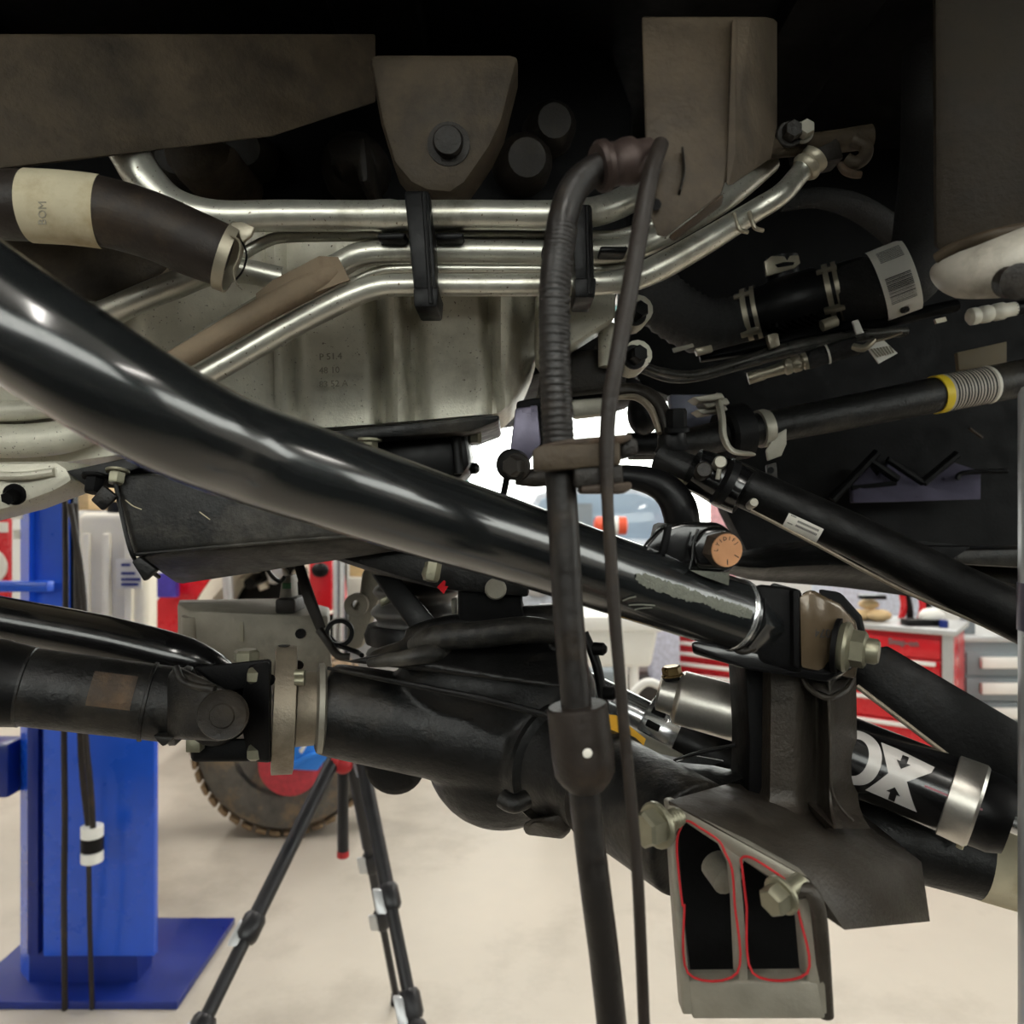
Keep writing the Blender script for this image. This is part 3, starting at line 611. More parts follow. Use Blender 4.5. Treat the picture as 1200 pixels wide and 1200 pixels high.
# ================================================================ aluminium pan and what hangs under it
t = thing('transmission_pan', 'large ribbed cast aluminium pan across the upper middle', 'pan', P(350, 500, .8))
BOT = [(-120, 545), (0, 548), (80, 541), (350, 503), (440, 497), (585, 484), (604, 466), (616, 444), (626, 420), (632, 400)]
def panf(u, v):
    x = -120+752*u
    b = interp(BOT, x); y = 250+(b-250)*v
    d = .70+.085*v
    ripple = 0
    for c, w, a in ((150, 14, .014), (345, 9, .012), (446, 9, .032), (484, 12, .024), (576, 8, .022), (612, 8, .014), (320, 5, .008)):
        c2 = c + (y-420)*.06
        ripple += a*math.exp(-((x-c2)/w)**2)
    if x > 585: ripple += .0012*(x-585)
    for c, w, a in ((464, 8, .012), (592, 8, .01)): ripple -= a*math.exp(-((x-c-(y-420)*.06)/w)**2)
    if v > .93: ripple -= .006*(v-.93)/.07
    return P(x, y, d+ripple)
obj('pan_shell', grid(panf, 150, 26, V((0, .16, 0))), PANALU, t, ang=60)
obj('side_flange', MB().pprism([(628, 330), (722, 335), (722, 372), (666, 408), (640, 432), (628, 420)], .76, .05).bevel(.006), PANALU, t)
for x, y in ((743, 368), (742, 419)):
    b = obj('flange_bolt', MB().hexa(P(x, y, .77), V((.3, -1, .1)), .0085, .014, .012), PLASTIC, t)
    obj('bolt_boss', MB().rev(P(x-6, y+6, .8), V((.2, -1, .1)), [(0, .016), (.03, .014)], 14), PANALU, t)
obj('side_rib', MB().ptube([(712, 380, .79), (712, 430, .79)], 11, seg=12), PANALU, t)
obj('casting_step', MB().pprism([(640, 410), (735, 405), (735, 455), (640, 465)], .8, .06).bevel(.008), DARKCAST, t)
mb = MB()
for k, s in enumerate(('P 51.4', '48 10', '83 52 A')):
    text(mb, s, .0085, P(374, 422+16*k, .742+.009*k), V((1, 0, .05)), V((0, -.1, 1)).normalized(), .0016)
obj('stamped_code', mb, GREYINK, t, flat=True)
obj('pan_shade_mass', MB().hull([P(-60, 262, .70), P(150, 262, .70), P(200, 300, .69), P(196, 318, .69), P(150, 340, .68), P(112, 354, .68), P(60, 345, .68), P(-60, 300, .69), P(-60, 262, .76), P(200, 300, .76), P(112, 354, .75)]).bevel(.008), FRAMERUST, t)  # brown mass added to darken the upper pan like shade
obj('lower_ridge', MB().ptube([(-120, 500, .76), (-20, 516, .76), (60, 514, .76), (108, 500, .77), (150, 480, .78)], 25, flat=.8), PANALU, t)
obj('pan_lip', MB().ptube([(-60, 482, .75), (40, 480, .75), (120, 462, .76)], 12, seg=12), PANALU, t)
m = MB().pprism([(318, 514), (440, 499), (586, 486), (584, 494), (552, 506), (440, 514), (330, 528)], .76, .16).bevel(.003); obj('gasket_rail', m, CASTBLACK, t)
m = MB().pprism([(418, 512), (545, 500), (552, 545), (541, 561), (520, 566), (418, 566)], .8, .1).bevel(.012); obj('drain_housing', m, PLASTIC, t)
obj('drain_rib', MB().ptube([(534, 506, .795), (538, 555, .795)], 6, seg=10), PLASTIC, t)
for x, y in ((553, 514), (555, 549)): obj('housing_bolt', MB().rev(P(x-3, y, .84), V((1, -.2, 0)), [(0, .006), (.006, .006), (.009, .003)], 10), PLASTIC, t)
obj('rail_nut', MB().hexa(P(432, 514, .77), V((0, 0, -1)), .009, .012, .013), ZINC, t)
obj('rail_nut', MB().hexa(P(556, 502, .8), V((0, 0, -1)), .007, .012, .011), ZINC, t)
# left bracket under pan
t = thing('cast_bracket', 'silver cast bracket with one dark bolt at the left edge', 'bracket', P(20, 598, .7))
m = MB().pprism([(-80, 548), (0, 541), (66, 540), (78, 548), (86, 564), (62, 577), (12, 596), (-80, 620)], .70, .06).bevel(.007); obj('bracket_body', m, PANALU, t)
obj('raised_web', MB().ptube([(-30, 556, .7), (20, 558, .695), (64, 553, .7)], 9, flat=.6, seg=10), PANALU, t)
b = obj('bolt', MB().hexa(P(18, 579, .70), V((0.1, -1, -.3)), .0062, .012, .0095), SOOT, t)
t = thing('mounting_plate', 'black flat mounting plate with nuts above the black skid cover', 'plate', P(120, 570, .7))
obj('plate', MB().pprism([(76, 552), (150, 536), (164, 548), (124, 562), (116, 571), (100, 570)], .70, .09).bevel(.002), CASTBLACK, t)
obj('nut', MB().hexa(P(112, 557, .7), V((0, -.3, -1)), .008, .013, .011), SOOT, t)
obj('nut', MB().hexa(P(138, 551, .7), V((0, -.3, -1)), .007, .01, .01), ZINC, t)
obj('square_tab', MB().pprism([(120, 568), (137, 582), (119, 599), (105, 586)], .69, .006).bevel(.002), CASTBLACK, t)
# skid cover
t = thing('skid_cover', 'black dusty boxed skid cover with floor light put into its tone, below the aluminium pan', 'skid plate', P(280, 660, .75))
obj('cover_shell', MB().hull([P(133, 556, .70), P(500, 545, .72), P(157, 651, .70), P(300, 638, .70), P(430, 627, .70), P(500, 640, .72), P(206, 685, .80), P(300, 656, .84), P(440, 632, .86),
     P(140, 560, .98), P(500, 560, .98), P(500, 640, .95)]).bevel(.006), SKIDBLACK, t)
obj('fold_ridge', MB().ptube([(157, 650, .701), (300, 637, .701), (428, 627, .701)], 2.2, seg=8), SKIDBLACK, t)
obj('edge_flange', MB().ptube([(134, 558, .698), (142, 600, .698), (155, 650, .698), (170, 664, .73), (186, 676, .77)], 2.5, seg=8), CASTBLACK, t)
obj('square_tab', MB().pprism([(153, 658), (163, 652), (184, 668), (168, 682)], .70, .008).bevel(.002), CASTBLACK, t)
obj('scratch', MB().ptube([(147, 586, .699), (156, 593, .698), (166, 597, .699)], .7, seg=5), PAPER, t)
obj('scratch', MB().ptube([(234, 600, .699), (246, 609, .699)], .6, seg=5), PAPER, t)
# crossmember behind arm
t = thing('crossmember', 'black crossmember running right below the big arm with two bolts', 'crossmember', P(470, 690, .72))
obj('beam', MB().hull([P(335, 636, .80), P(400, 615, .80), P(530, 650, .72), P(620, 680, .72), P(620, 700, .72), P(520, 692, .72), P(440, 672, .78), P(335, 636, .95), P(620, 690, .9), P(530, 650, .9)]).bevel(.004), CASTBLACK, t)
obj('side_box', MB().pprism([(536, 660), (612, 680), (613, 715), (620, 740), (536, 744)], .73, .12).bevel(.006), SOOT, t)
b = obj('hex_bolt', MB().hexa(P(508, 660, .70), V((-.15, -.25, -1)), .0075, .016, 0), ZINC, t)
obj('bolt_shoulder', MB().rev(P(506, 667, .70), V((-.2, -.3, -1)), [(0, .0075), (.006, .008), (.009, .006)], 14), ZINC, t)
obj('cap_bolt', MB().rev(P(581, 689, .725), V((0, -1, -.1)), [(0, .0098), (.006, .0098), (.008, .008)], 20), BRKTGREY, t)
obj('red_tag', MB().pprism([(512, 688), (520, 680), (527, 684), (520, 696)], .72, .003), RED, t, flat=True)
# rubber ribbed bellows
t = thing('bump_stop', 'grey ribbed rubber bump stop above the axle housing', 'bump stop', P(490, 755, .88))
prof = []
h0, h1 = P(488, 770, .9), P(488, 650, .9); H = (h1-h0).length
for i in range(41):
    s = i/40; r = .052 - .012*s + .0045*math.sin(s*2*math.pi*5.0)
    prof.append((H*s, r))
obj('bellows', MB().rev(h0, h1-h0, prof, 28), mat('grey_ribbed_rubber', (88, 86, 84), .45, 0, .2, 40, bump=.15), t, ang=60)
obj('collar', MB().rev(P(488, 752, .9), V((0, 0, 1)), [(0, .056), (.01, .058), (.02, .054)], 28), PLASTIC, t)
obj('clip', MB().pprism([(444, 702), (455, 698), (458, 706), (446, 712)], .85, .01).bevel(.002), ZINC, t)
obj('clip', MB().pprism([(528, 702), (536, 700), (536, 740), (532, 742)], .84, .01).bevel(.002), BRKTGREY, t)
single('diagonal_strut', MB().hull([P(434, 672, .82), P(470, 678, .80), P(522, 740, .78), P(488, 748, .78), P(434, 672, .85), P(470, 678, .83), P(522, 740, .81), P(488, 748, .81)]).bevel(.003), PLASTIC,
       'black flat diagonal strut crossing in front of the ribbed rubber stop', 'strut')
# silver knuckle arm with eye
t = thing('eye_bracket', 'pale cast arm with a round eye left of the rubber stop', 'bracket', P(420, 760, 1.0))
obj('arm_plate', MB().pprism([(424, 668), (436, 664), (444, 672), (446, 700), (436, 725), (424, 760), (404, 764), (408, 720), (420, 700)], 1.0, .03).bevel(.006), KNUCKLE, t)
m = MB().rev(P(419, 708, .995), V((0, -1, 0)), [(0, .0145), (.012, .0145), (.012, .006), (0, .006)], 20, closed=True); obj('eye', m, KNUCKLE, t)
# grey casting (far side knuckle)
t = thing('grey_casting', 'dusty grey cast housing with a pale top face behind the drive shaft', 'casting', P(300, 800, 1.0))
obj('housing', MB().hull([P(208, 708, .98), P(228, 716, .96), P(325, 720, .96), P(384, 722, .98), P(390, 800, .98), P(210, 800, .98), P(222, 718, .96), P(210, 703, 1.14), P(345, 701, 1.14), P(386, 712, 1.12), P(212, 800, 1.12), P(388, 800, 1.12)]).bevel(.006), KNUCKLE, t)
obj('end_rib', MB().ptube([(222, 722, .965), (222, 795, .975)], 9, seg=12), KNUCKLE, t)
obj('port', MB().rev(P(353, 742, .972), V((0, -1, 0)), [(0, .0065), (.006, .006), (.006, .003)], 14), SOOT, t)
s = obj('sensor_body', MB().pprism([(325, 712), (330, 676), (341, 674), (343, 712)], .985, .03).bevel(.003), KNUCKLE, t)
obj('green_tag', MB().slab(331, 683, 341, 690, .983, .003), mat('green_mark', (44, 96, 52), .5, bump=0), s, flat=True)
obj('sensor_base', MB().pprism([(322, 702), (346, 702), (346, 719), (322, 719)], .965, .05).bevel(.003), DARKCAST, t)
obj('casting_mark', MB().slab(281, 729, 285, 752, .961, .003), GREYINK, t, flat=True)
single('sensor_cable', MB().ptube([(300, 630, .95), (308, 655, .95), (318, 674, .96), (328, 681, .975), (334, 676, .98)], 2.6, seg=8), PLASTIC, 'thin black cable curving into the sensor on the grey casting', 'cable')
t = thing('rubber_ring', 'black rubber ring hanging loose beside the grey casting', 'ring', P(399, 760, .93))
obj('ring', MB().rev(P(398, 740, .93), V((.2, -1, 0)), [(0, .0165), (.014, .0165), (.014, .0115), (0, .0115)], 24, closed=True), PLASTIC, t)
obj('ring_tail', MB().ptube([(386, 746, .93), (396, 756, .92), (418, 764, .9), (424, 768, .88)], 3, seg=8), PLASTIC, t)
single('black_strap', MB().hull([P(338, 640, .93), P(351, 646, .93), P(366, 700, .92), P(382, 735, .92), P(372, 742, .92), P(356, 706, .92), P(338, 640, .94), P(351, 646, .94), P(382, 735, .93), P(372, 742, .93)]).bevel(.001), DARKCAST,
       'dark flat strap slanting down across the grey casting', 'strap')
single('strap_hook', MB().ptube([(374, 738, .915), (384, 752, .91), (396, 768, .9), (410, 770, .9)], 5, seg=10), DARKCAST, 'curved dark hook below the slanting flat strap', 'hook')

# ================================================================ pipes, hoses and their clips, upper left
t = thing('large_cooler_pipe', 'thickest dull aluminium pipe, topmost of the pipe bundle', 'pipe', P(400, 270, .64))
obj('pipe', MB().ptube([(120, 120, .63), (150, 176, .63), (172, 212, .63), (205, 240, .63), (255, 253, .63), (330, 253, .63), (440, 253, .63), (560, 252, .63), (660, 252, .63), (715, 243, .64), (760, 216, .66), (800, 170, .68)],
    [24, 23, 22, 19, 18, 18, 17.5, 17, 17, 17, 17, 17], seg=22), PIPEALU, t)
obj('pipe_swage', MB().rev(P(437, 253, .63), V((1, 0, 0)), [(0, .0117), (.006, .0124), (.014, .0126), (.02, .0117)], 22), PIPEALU, t)
single('thin_upper_pipe', MB().ptube([(282, 300, .655), (310, 284, .655), (345, 277, .655), (480, 276, .655), (640, 276, .655), (720, 276, .655), (765, 262, .66)], 7, seg=14), PIPEALU, 'thin aluminium pipe directly below the thickest pipe', 'pipe')
single('middle_cooler_pipe', MB().ptube([(196, 430, .66), (255, 392, .66), (330, 348, .66), (395, 312, .655), (425, 298, .65), (470, 295, .65), (560, 295, .65), (680, 296, .65), (735, 292, .65), (775, 276, .65), (850, 232, .67), (900, 190, .7)], 14.5, seg=20), PIPEALU,
       'aluminium pipe, middle one of the bundle, partly wrapped in the tan sleeve', 'pipe')
single('thin_lower_pipe', MB().ptube([(412, 332, .665), (440, 319, .66), (480, 315, .655), (600, 315, .655), (735, 314, .655), (790, 296, .66)], 6, seg=14), PIPEALU, 'thin aluminium pipe squeezed between the middle and lowest pipes', 'pipe')
t = thing('lowest_cooler_pipe', 'lowest aluminium pipe, rising at right to a threaded fitting', 'pipe', P(500, 340, .64))
obj('pipe', MB().ptube([(120, 505, .64), (190, 467, .64), (258, 430, .64), (340, 383, .64), (405, 350, .635), (440, 337, .635), (480, 334, .635), (580, 334, .635), (680, 333, .635), (735, 328, .635), (775, 312, .64), (830, 281, .65), (880, 250, .66), (915, 228, .66), (935, 206, .67), (945, 192, .67)], [14, 14, 14, 14, 14, 13.5, 13, 13, 13, 14, 16, 15, 13, 12.5, 12, 12], seg=20), PIPEALU, t)
fd = (P(962, 178, .68)-P(938, 204, .68)).normalized()
obj('fitting_collar', MB().rev(P(941, 200, .672), fd, [(0, .0105), (.003, .0125), (.006, .0125), (.008, .0105), (.011, .0125), (.015, .0125), (.016, .011)], 20), TANCLAMP, t)
obj('fitting_block', MB().box(P(955, 184, .685), V((.017, 0, .004)), V((0, .014, 0)), V((-.003, 0, .011))).bevel(.003), DARKCAST, t)
for x, y in ((868, 264), (886, 262)): obj('wire_tie', MB().ptube([(x-8, y-14, .648), (x-2, y+4, .646), (x+8, y+8, .65)], 2.6, seg=8), TANCLAMP, t)
single('tan_sleeve', MB().ptube([(190, 432, .628), (232, 408, .628), (300, 368, .628), (360, 336, .63), (398, 318, .634)], [19, 20, 21, 22, 18], seg=14, flat=.7, n=8), TAN, 'torn stained tan paper sleeve wrapped round the middle pipe', 'sleeve')
single('sleeve_flap', MB().pprism([(300, 344), (320, 328), (374, 300), (396, 301), (410, 328), (398, 332), (350, 350), (300, 376)], .622, .002), TAN, 'curled torn paper flap at the upper end of the tan sleeve', 'paper flap')
for k, (xt, yt, xb, yb, w, lab) in enumerate(((488, 222, 497, 360, 15, 'black plastic pipe clip left across the pipe bundle'), (681, 238, 684, 349, 13, 'black plastic pipe clip right across the bundle behind the brake hose'))):
    t = thing('pipe_clip', lab, 'clip', P(xb, yb, .61), 'pipe clips on the bundle')
    obj('clip_band', MB().pprism([(xt-w, yt), (xt+w, yt), (xb+w, yb-18), (xb-w+3, yb-18)], .605, .035).bevel(.003), PLASTIC, t)
    obj('clip_foot', MB().pprism([(xb-w+2, yb-24), (xb+w+2, yb-24), (xb+w, yb), (xb-w+3, yb)], .6, .045).bevel(.002), PLASTIC, t)
    obj('clip_ridge', MB().ptube([(xt+w*.6, yt+4, .604), (xb+w*.55, yb-4, .6)], 3, seg=8), PLASTIC, t)
    for dx in (-34, 34):
        obj('clip_wing', MB().pprism([(xt+4+dx-16, yt+50), (xt+4+dx+18, yt+50), (xt+4+dx+15, yt+58), (xt+4+dx-16, yt+58)], .625, .02).bevel(.002), PLASTIC, t)
t = thing('coolant_hose', 'fat dirty brown rubber hose with a paper label, top left', 'hose', P(130, 290, .58))
HP = [(-90, 238, .56), (0, 240, .56), (100, 245, .565), (170, 262, .575), (225, 285, .585), (262, 300, .59)]
obj('hose', MB().ptube(HP, [40, 40, 40, 39, 38, 36], seg=26), RUBBERBROWN, t)
lb = obj('paper_label', MB().ptube([(36, 241.5, .5615), (80, 244, .564), (120, 248.6, .568)], 41.6, seg=24, n=8, a0=-1.45, a1=1.45), PAPER, t, label='stained paper label with faded print')
mb = MB(); text(mb, 'BOM', .0075, P(54, 264, .535), V((0, 0, 1)), V((-1, 0, 0)), .0008); obj('faded_print', mb, GREYINK, lb, flat=True)
hd_ = (P(262, 300, .59)-P(225, 285, .585)).normalized()
t = thing('spring_clamp', 'grey spring hose clamp at the end of the fat brown hose', 'clamp', P(272, 330, .59))
c = P(262, 299, .588)
obj('clamp_band', MB().rev(c, hd_, [(0, .0255), (.008, .0255), (.008, .0238), (0, .0238)], 28, closed=True), TANCLAMP, t)
obj('clamp_ear', MB().pprism([(262, 274), (272, 260), (282, 259), (298, 266), (294, 276), (284, 284), (280, 276), (273, 272), (267, 280)], .572, .004).bevel(.001), TANCLAMP, t)
obj('clamp_loop', MB().ptube([(271, 276, .566), (281, 284, .566), (280, 302, .565), (274, 316, .565), (277, 332, .566), (284, 340, .568)], [4, 5, 5, 4, 3, 2], seg=10, flat=.3), TANCLAMP, t)
obj('clamp_loop', MB().ptube([(283, 282, .575), (289, 298, .575), (285, 316, .575), (276, 328, .575)], 3, seg=10, flat=.4), SOOT, t)
single('lower_left_pipe', MB().ptube([(-40, 440, .67), (60, 396, .67), (118, 371, .67), (160, 352, .66), (205, 334, .655), (262, 316, .65), (330, 326, .66)], [20, 19, 17, 16, 16, 15, 13], seg=18), PIPEALU, 'short aluminium pipe running under the fat brown hose', 'pipe')
# mount bracket with bolt at top
t = thing('engine_mount', 'dirty cast mount ear with one large bolt at the top', 'mount', P(520, 224, .66))
obj('ear', MB().pprism([(430, 60), (445, 140), (460, 190), (480, 214), (500, 224), (528, 226), (546, 214), (575, 172), (590, 140), (610, 60)], .66, .05).bevel(.008), FRAMERUST, t)
b = obj('bolt', MB().rev(P(526, 170, .66), V((0, -1, -.12)), [(-.002, .0175), (.003, .0175), (.004, .012), (.01, .0125), (.013, .011), (.014, .004)], 24), DARKCAST, t)
# ================================================================ AXLE, DRIVE SHAFT
t = thing('lower_arm_tube', 'gloss black round tube above the drive shaft at left', 'control arm', P(100, 770, .8))
obj('tube', MB().ptube([(-120, 700, .80), (0, 725, .80), (120, 748, .80), (215, 772, .80), (262, 792, .82)], [26, 26, 27, 26, 18], seg=24), GLOSSBLACK, t)
t = thing('drive_shaft', 'dusty black front drive shaft with a rusty torn tag, lower left', 'drive shaft', P(110, 850, .68))
a, b = P(-90, 790, .64), P(190, 824, .69); dv = b-a; L = dv.length; k = L/280
r = 46*.67/F
obj('tube', MB().rev(a, dv, [(0, r), (L*.42, r), (L*.425, r*.97), (L*.95, r*.97)], 36), CASTBLACK, t)
obj('weld_ring', MB().rev(a, dv, [(L*.93, r*.97), (L*.932, r*1.02), (L*.945, r*1.02), (L*.948, r*.97)], 36), CASTBLACK, t)
obj('boot_cuff', MB().rev(a, dv, [(-.01, r*1.08), (L*.31, r*1.08), (L*.32, r*1.05), (L*.41, r*1.0)], 36), PLASTIC, t)
lb = MB().tube([a+dv*.70, a+dv*.885], r*.985, seg=14, a0=-.62, a1=.28); obj('rusty_tag', lb, RUST, t, label='rusty torn metal tag')
obj('yoke_neck', MB().rev(a, dv, [(L*.945, r*.97), (L*1.06, r*.97), (L*1.075, r*1.04), (L*1.1, r*1.02), (L*1.13, r*.8), (L*1.16, r*.5)], 32), CASTBLACK, t)
obj('yoke_ear', MB().hull([P(196, 790, .655), P(208, 780, .66), P(262, 806, .635), P(292, 838, .635), P(262, 868, .635), P(225, 864, .64), P(196, 866, .66),
   P(196, 790, .70), P(262, 806, .68), P(290, 838, .68), P(262, 868, .68), P(196, 866, .70)]).bevel(.004), CASTBLACK, t)
obj('yoke_rim', MB().ptube([(206, 782, .652), (214, 798, .645), (232, 805, .64), (252, 808, .636)], 4.5, seg=10), CASTBLACK, t)
obj('yoke_tip', MB().pprism([(178, 862), (205, 864), (196, 872), (190, 876), (184, 870)], .655, .03).bevel(.002), CASTBLACK, t)
cp_ = obj('joint_cap', MB().rev(P(262, 837, .634), V((.1, -1, 0)), [(0, .0198), (.004, .0198), (.006, .0185), (.005, .015), (.005, .01), (.0065, .009), (.0065, .003)], 32), DARKCAST, t)
obj('joint_cross', MB().ball(P(262, 837, .70), .024, .05, .024), SOOT, t)
m = MB().hull([P(226, 782, .68), P(318, 772, .68), P(318, 800, .68), P(262, 812, .68), P(226, 782, .76), P(318, 772, .76), P(318, 800, .76), P(262, 812, .76)]).bevel(.003); obj('flange_yoke_upper', m, SOOT, t)
obj('flange_yoke_lower', MB().hull([P(222, 868, .68), P(318, 864, .68), P(318, 892, .68), P(224, 893, .68), P(222, 868, .75), P(318, 864, .75), P(318, 892, .75), P(224, 893, .75)]).bevel(.004), SOOT, t)
obj('flange_plate', MB().hull([P(290, 780, .68), P(316, 774, .66), P(316, 894, .66), P(290, 892, .68), P(280, 834, .68), P(300, 780, .77), P(318, 774, .77), P(318, 894, .77), P(300, 892, .77)]).bevel(.003), SOOT, t)
for x, y, mm in ((299, 792, ZINC), (298, 882, ZINC)): obj('flange_bolt', MB().hexa(P(307, y, .675), V((-1, -.05, 0)), .0072, .011, 0), mm, t)
obj('balance_nut', MB().rev(P(289, 773, .715), V((0, 0, 1)), [(0, .0115), (.007, .0115), (.009, .009)], 6), ZINC, t)
obj('lower_nut', MB().box(P(229, 872, .675), V((.006, 0, 0)), V((0, .006, 0)), V((0, 0, .0055))).bevel(.001), ZINC, t)

t = thing('pinion_flange', 'grey machined pinion flange ring standing on edge before the differential', 'flange', P(332, 905, .72))
ax = V((1, .28, -.04)); c = P(320, 831, .735); q = .735/F
obj('flange_ring', MB().rev(c, ax, [(0, 70*q), (1*q, 74*q), (24*q, 74*q), (25*q, 70*q), (25*q, 40*q)], 48), FLANGE, t)
for an in (.0, .9, -1.0): 
    n = V((0, -math.sin(an), math.cos(an))) 
    obj('drilled_hole', MB().rev(c+ax*12*q+n*(73.0*q), n, [(0, 7*q), (1.6*q, 7*q)], 14), SOOT, t)
obj('hub_sleeve', MB().rev(c+ax*25*q, ax, [(0, 42*q), (.5*q, 44*q), (22*q, 43*q)], 36), FLANGE, t)
obj('seal_ring', MB().rev(c+ax*46*q, ax, [(0, 42*q), (3*q, 52*q), (9*q, 53*q), (12*q, 46*q)], 36), BRKTGREY, t)
for y in (790, 798): obj('flange_stud', MB().rev(P(346, y, .68), V((1, 0, 0)), [(0, .004), (.008, .004)], 10), ZINC, t)

t = thing('axle_housing', 'big black cast differential housing and axle tube across the lower middle', 'axle', P(560, 980, .75))
d = .76
mb = MB()
a = P(378, 829, d-.005); b = P(660, 880, d+.02); dv = b-a; L = dv.length
mb.rev(a, dv, [(0, 46*q), (.004, 54*q), (L*.12, 56*q), (L*.45, 60*q), (L*.8, 74*q), (L*1.0, 82*q)], 32)       # pinion snout
mb.ball(P(600, 812, d+.01), 104*q, 70*q, 80*q, 28)                                                             # upper bowl
mb.ball(P(575, 800, d), 120*q, 60*q, 52*q, 24)
mb.ball(P(588, 880, d+.03), 96*q, 80*q, 96*q, 28)                                                              # lower bowl
TA = P(630, 872, .77); TD = P(815, 985, .60)-TA; TL_ = TD.length
mb.rev(TA, TD, [(0, .058), (.03, .057), (.06, .049), (.08, .045), (TL_, .045)], 32)  # axle tube towards the bracket
mb.ptube([(436, 772, d-.03), (480, 764, d-.03), (520, 758, d-.03)], [10, 16, 14])
mb.ptube([(478, 752, d-.02), (520, 742, d-.02), (610, 734, d-.01), (668, 732, d)], [16, 20, 24, 26])
mb.hull([P(396, 776, d-.05), P(440, 768, d-.06), P(700, 812, d-.09), P(690, 770, d-.04), P(600, 740, d), P(450, 766, d)])
o = obj('housing', mb, CASTBLACK, t)
rm = o.modifiers.new('fuse', 'REMESH'); rm.mode = 'VOXEL'; rm.voxel_size = .0028; rm.use_smooth_shade = True
sm = o.modifiers.new('soften', 'SMOOTH'); sm.factor = .5; sm.iterations = 7
obj('vent_boss', MB().ptube([(432, 777, d-.068), (470, 772, d-.075), (505, 766, d-.06), (540, 768, d)], [5, 9, 12, 12], seg=14), SKIDBLACK, t)
obj('cast_rib', MB().ptube([(484, 758, d-.04), (510, 748, d-.05), (560, 744, d-.05), (620, 738, d-.045), (662, 744, d-.04)], [10, 15, 16, 16, 12], seg=16), SKIDBLACK, t)
obj('casting_ridge', MB().ptube([(384, 783, d-.052), (430, 792, d-.058), (500, 806, d-.062), (570, 820, d-.066), (640, 838, d-.075), (680, 850, d-.08)], [2, 3, 3.5, 4, 4, 3], seg=8), CASTBLACK, t)
obj('rear_lug', MB().rev(P(467, 886, .92), V((0, -1, 0)), [(0, .034), (.03, .034), (.034, .028)], 28), CASTBLACK, t)
obj('lug_nut', MB().rev(P(472, 890, .885), V((0, -1, .1)), [(0, .012), (.006, .012), (.008, .007)], 16), BRKTGREY, t)
obj('lower_flange', MB().rev(TA+TD*.17, TD, [(0, .052), (.004, .059), (.010, .059), (.015, .048)], 36), CASTBLACK, t)
obj('drain_boss', MB().ptube([(588, 935, .68), (602, 942, .675), (618, 936, .68)], 11, seg=12), CASTBLACK, t)
obj('lower_lug', MB().hull([P(612, 966, .70), P(622, 960, .68), P(668, 952, .68), P(670, 975, .68), P(655, 984, .69), P(615, 978, .70), P(622, 960, .76), P(668, 952, .76), P(660, 984, .76)]).bevel(.004), DARKCAST, t)
obj('tube_weld', MB().rev(TA+TD*.5, TD, [(0, .045), (.003, .0475), (.006, .045)], 32), DARKCAST, t)
for x, y in ((696, 760), (708, 812)): obj('cover_bolt', MB().rev(P(x, y, .74), V((1, -.4, 0)), [(0, .006), (.009, .006), (.012, .003)], 10), SOOT, t)
obj('cover_rim', MB().ptube([(684, 742, .755), (698, 775, .748), (706, 815, .745), (710, 850, .745), (704, 880, .745)], 6, seg=10), PLASTIC, t)
# axle tube on the right, with beige sticker
t = thing('axle_tube', 'dusty dark axle tube with a beige wrap at the lower right', 'axle', P(1100, 1080, .62))
obj('tube', MB().ptube([(985, 968, .70), (1070, 985, .68), (1200, 1022, .66), (1420, 1085, .62)], [46, 46, 44, 44], seg=28), CASTBLACK, t)
obj('beige_wrap', MB().ptube([(1152, 1008, .668), (1200, 1022, .6595), (1250, 1036, .65)], 45.2, seg=28), PAPER, t, label='beige paper wrap')
obj('top_shelf', MB().hull([P(1000, 922, .66), P(1012, 915, .66), P(1105, 960, .64), P(1110, 975, .64), P(1000, 935, .66), P(1000, 922, .7), P(1105, 960, .7)]).bevel(.002), CASTBLACK, t)
obj('tan_drip', MB().ptube([(1122, 975, .636), (1126, 986, .634), (1124, 994, .634)], 4, seg=8), PAPER, t)
# plate bracket between axle and shock
t = thing('axle_shelf', 'black folded shelf bracket behind the brake wire on the axle', 'bracket', P(790, 930, .62))
obj('shelf_top', MB().hull([P(716, 895, .66), P(770, 882, .70), P(835, 898, .70), P(872, 905, .66), P(880, 910, .62), P(800, 932, .6), P(742, 925, .62), P(716, 905, .63), P(740, 935, .64), P(870, 930, .64)]).bevel(.004), CASTBLACK, t)
obj('wire_rod', MB().ptube([(790, 892, .66), (820, 882, .65), (862, 873, .64)], 2.5, seg=8), CASTBLACK, t)
obj('shelf_lip', MB().pprism([(793, 893), (815, 886), (848, 892), (835, 897)], .65, .003), CASTBLACK, t)

# ================================================================ stabiliser and shock at right
t = thing('steel_reservoir', 'brushed steel shock reservoir cylinder left of the cast tower', 'reservoir', P(830, 870, .68))
a, b = P(792, 816, .70), P(905, 848, .68); dv = b-a
obj('cylinder', MB().rev(a, dv, [(-.001, .018), (.002, .0225), (.004, .0236), (dv.length, .0236)], 36), STEEL, t)
obj('end_collar', MB().rev(a, dv, [(-.016, .012), (-.014, .016), (-.001, .017)], 28), STEEL, t)
obj('port_cap', MB().hexa(P(788, 792, .695), V((-.15, 0, 1)), .0085, .007, .0095), BRASS, t)
obj('port_seal', MB().rev(P(787, 797, .695), V((-.15, 0, 1)), [(0, .007), (.004, .008)], 16), PLASTIC, t)
t = thing('chrome_damper', 'chrome tube with a slotted collar and amber decal beside the axle', 'damper', P(740, 880, .80))
a, b = P(650, 790, .84), P(775, 853, .80); dv = b-a; L = dv.length
obj('chrome_tube', MB().rev(a, dv, [(0, .019), (L*.86, .019)], 28), CHROME, t)
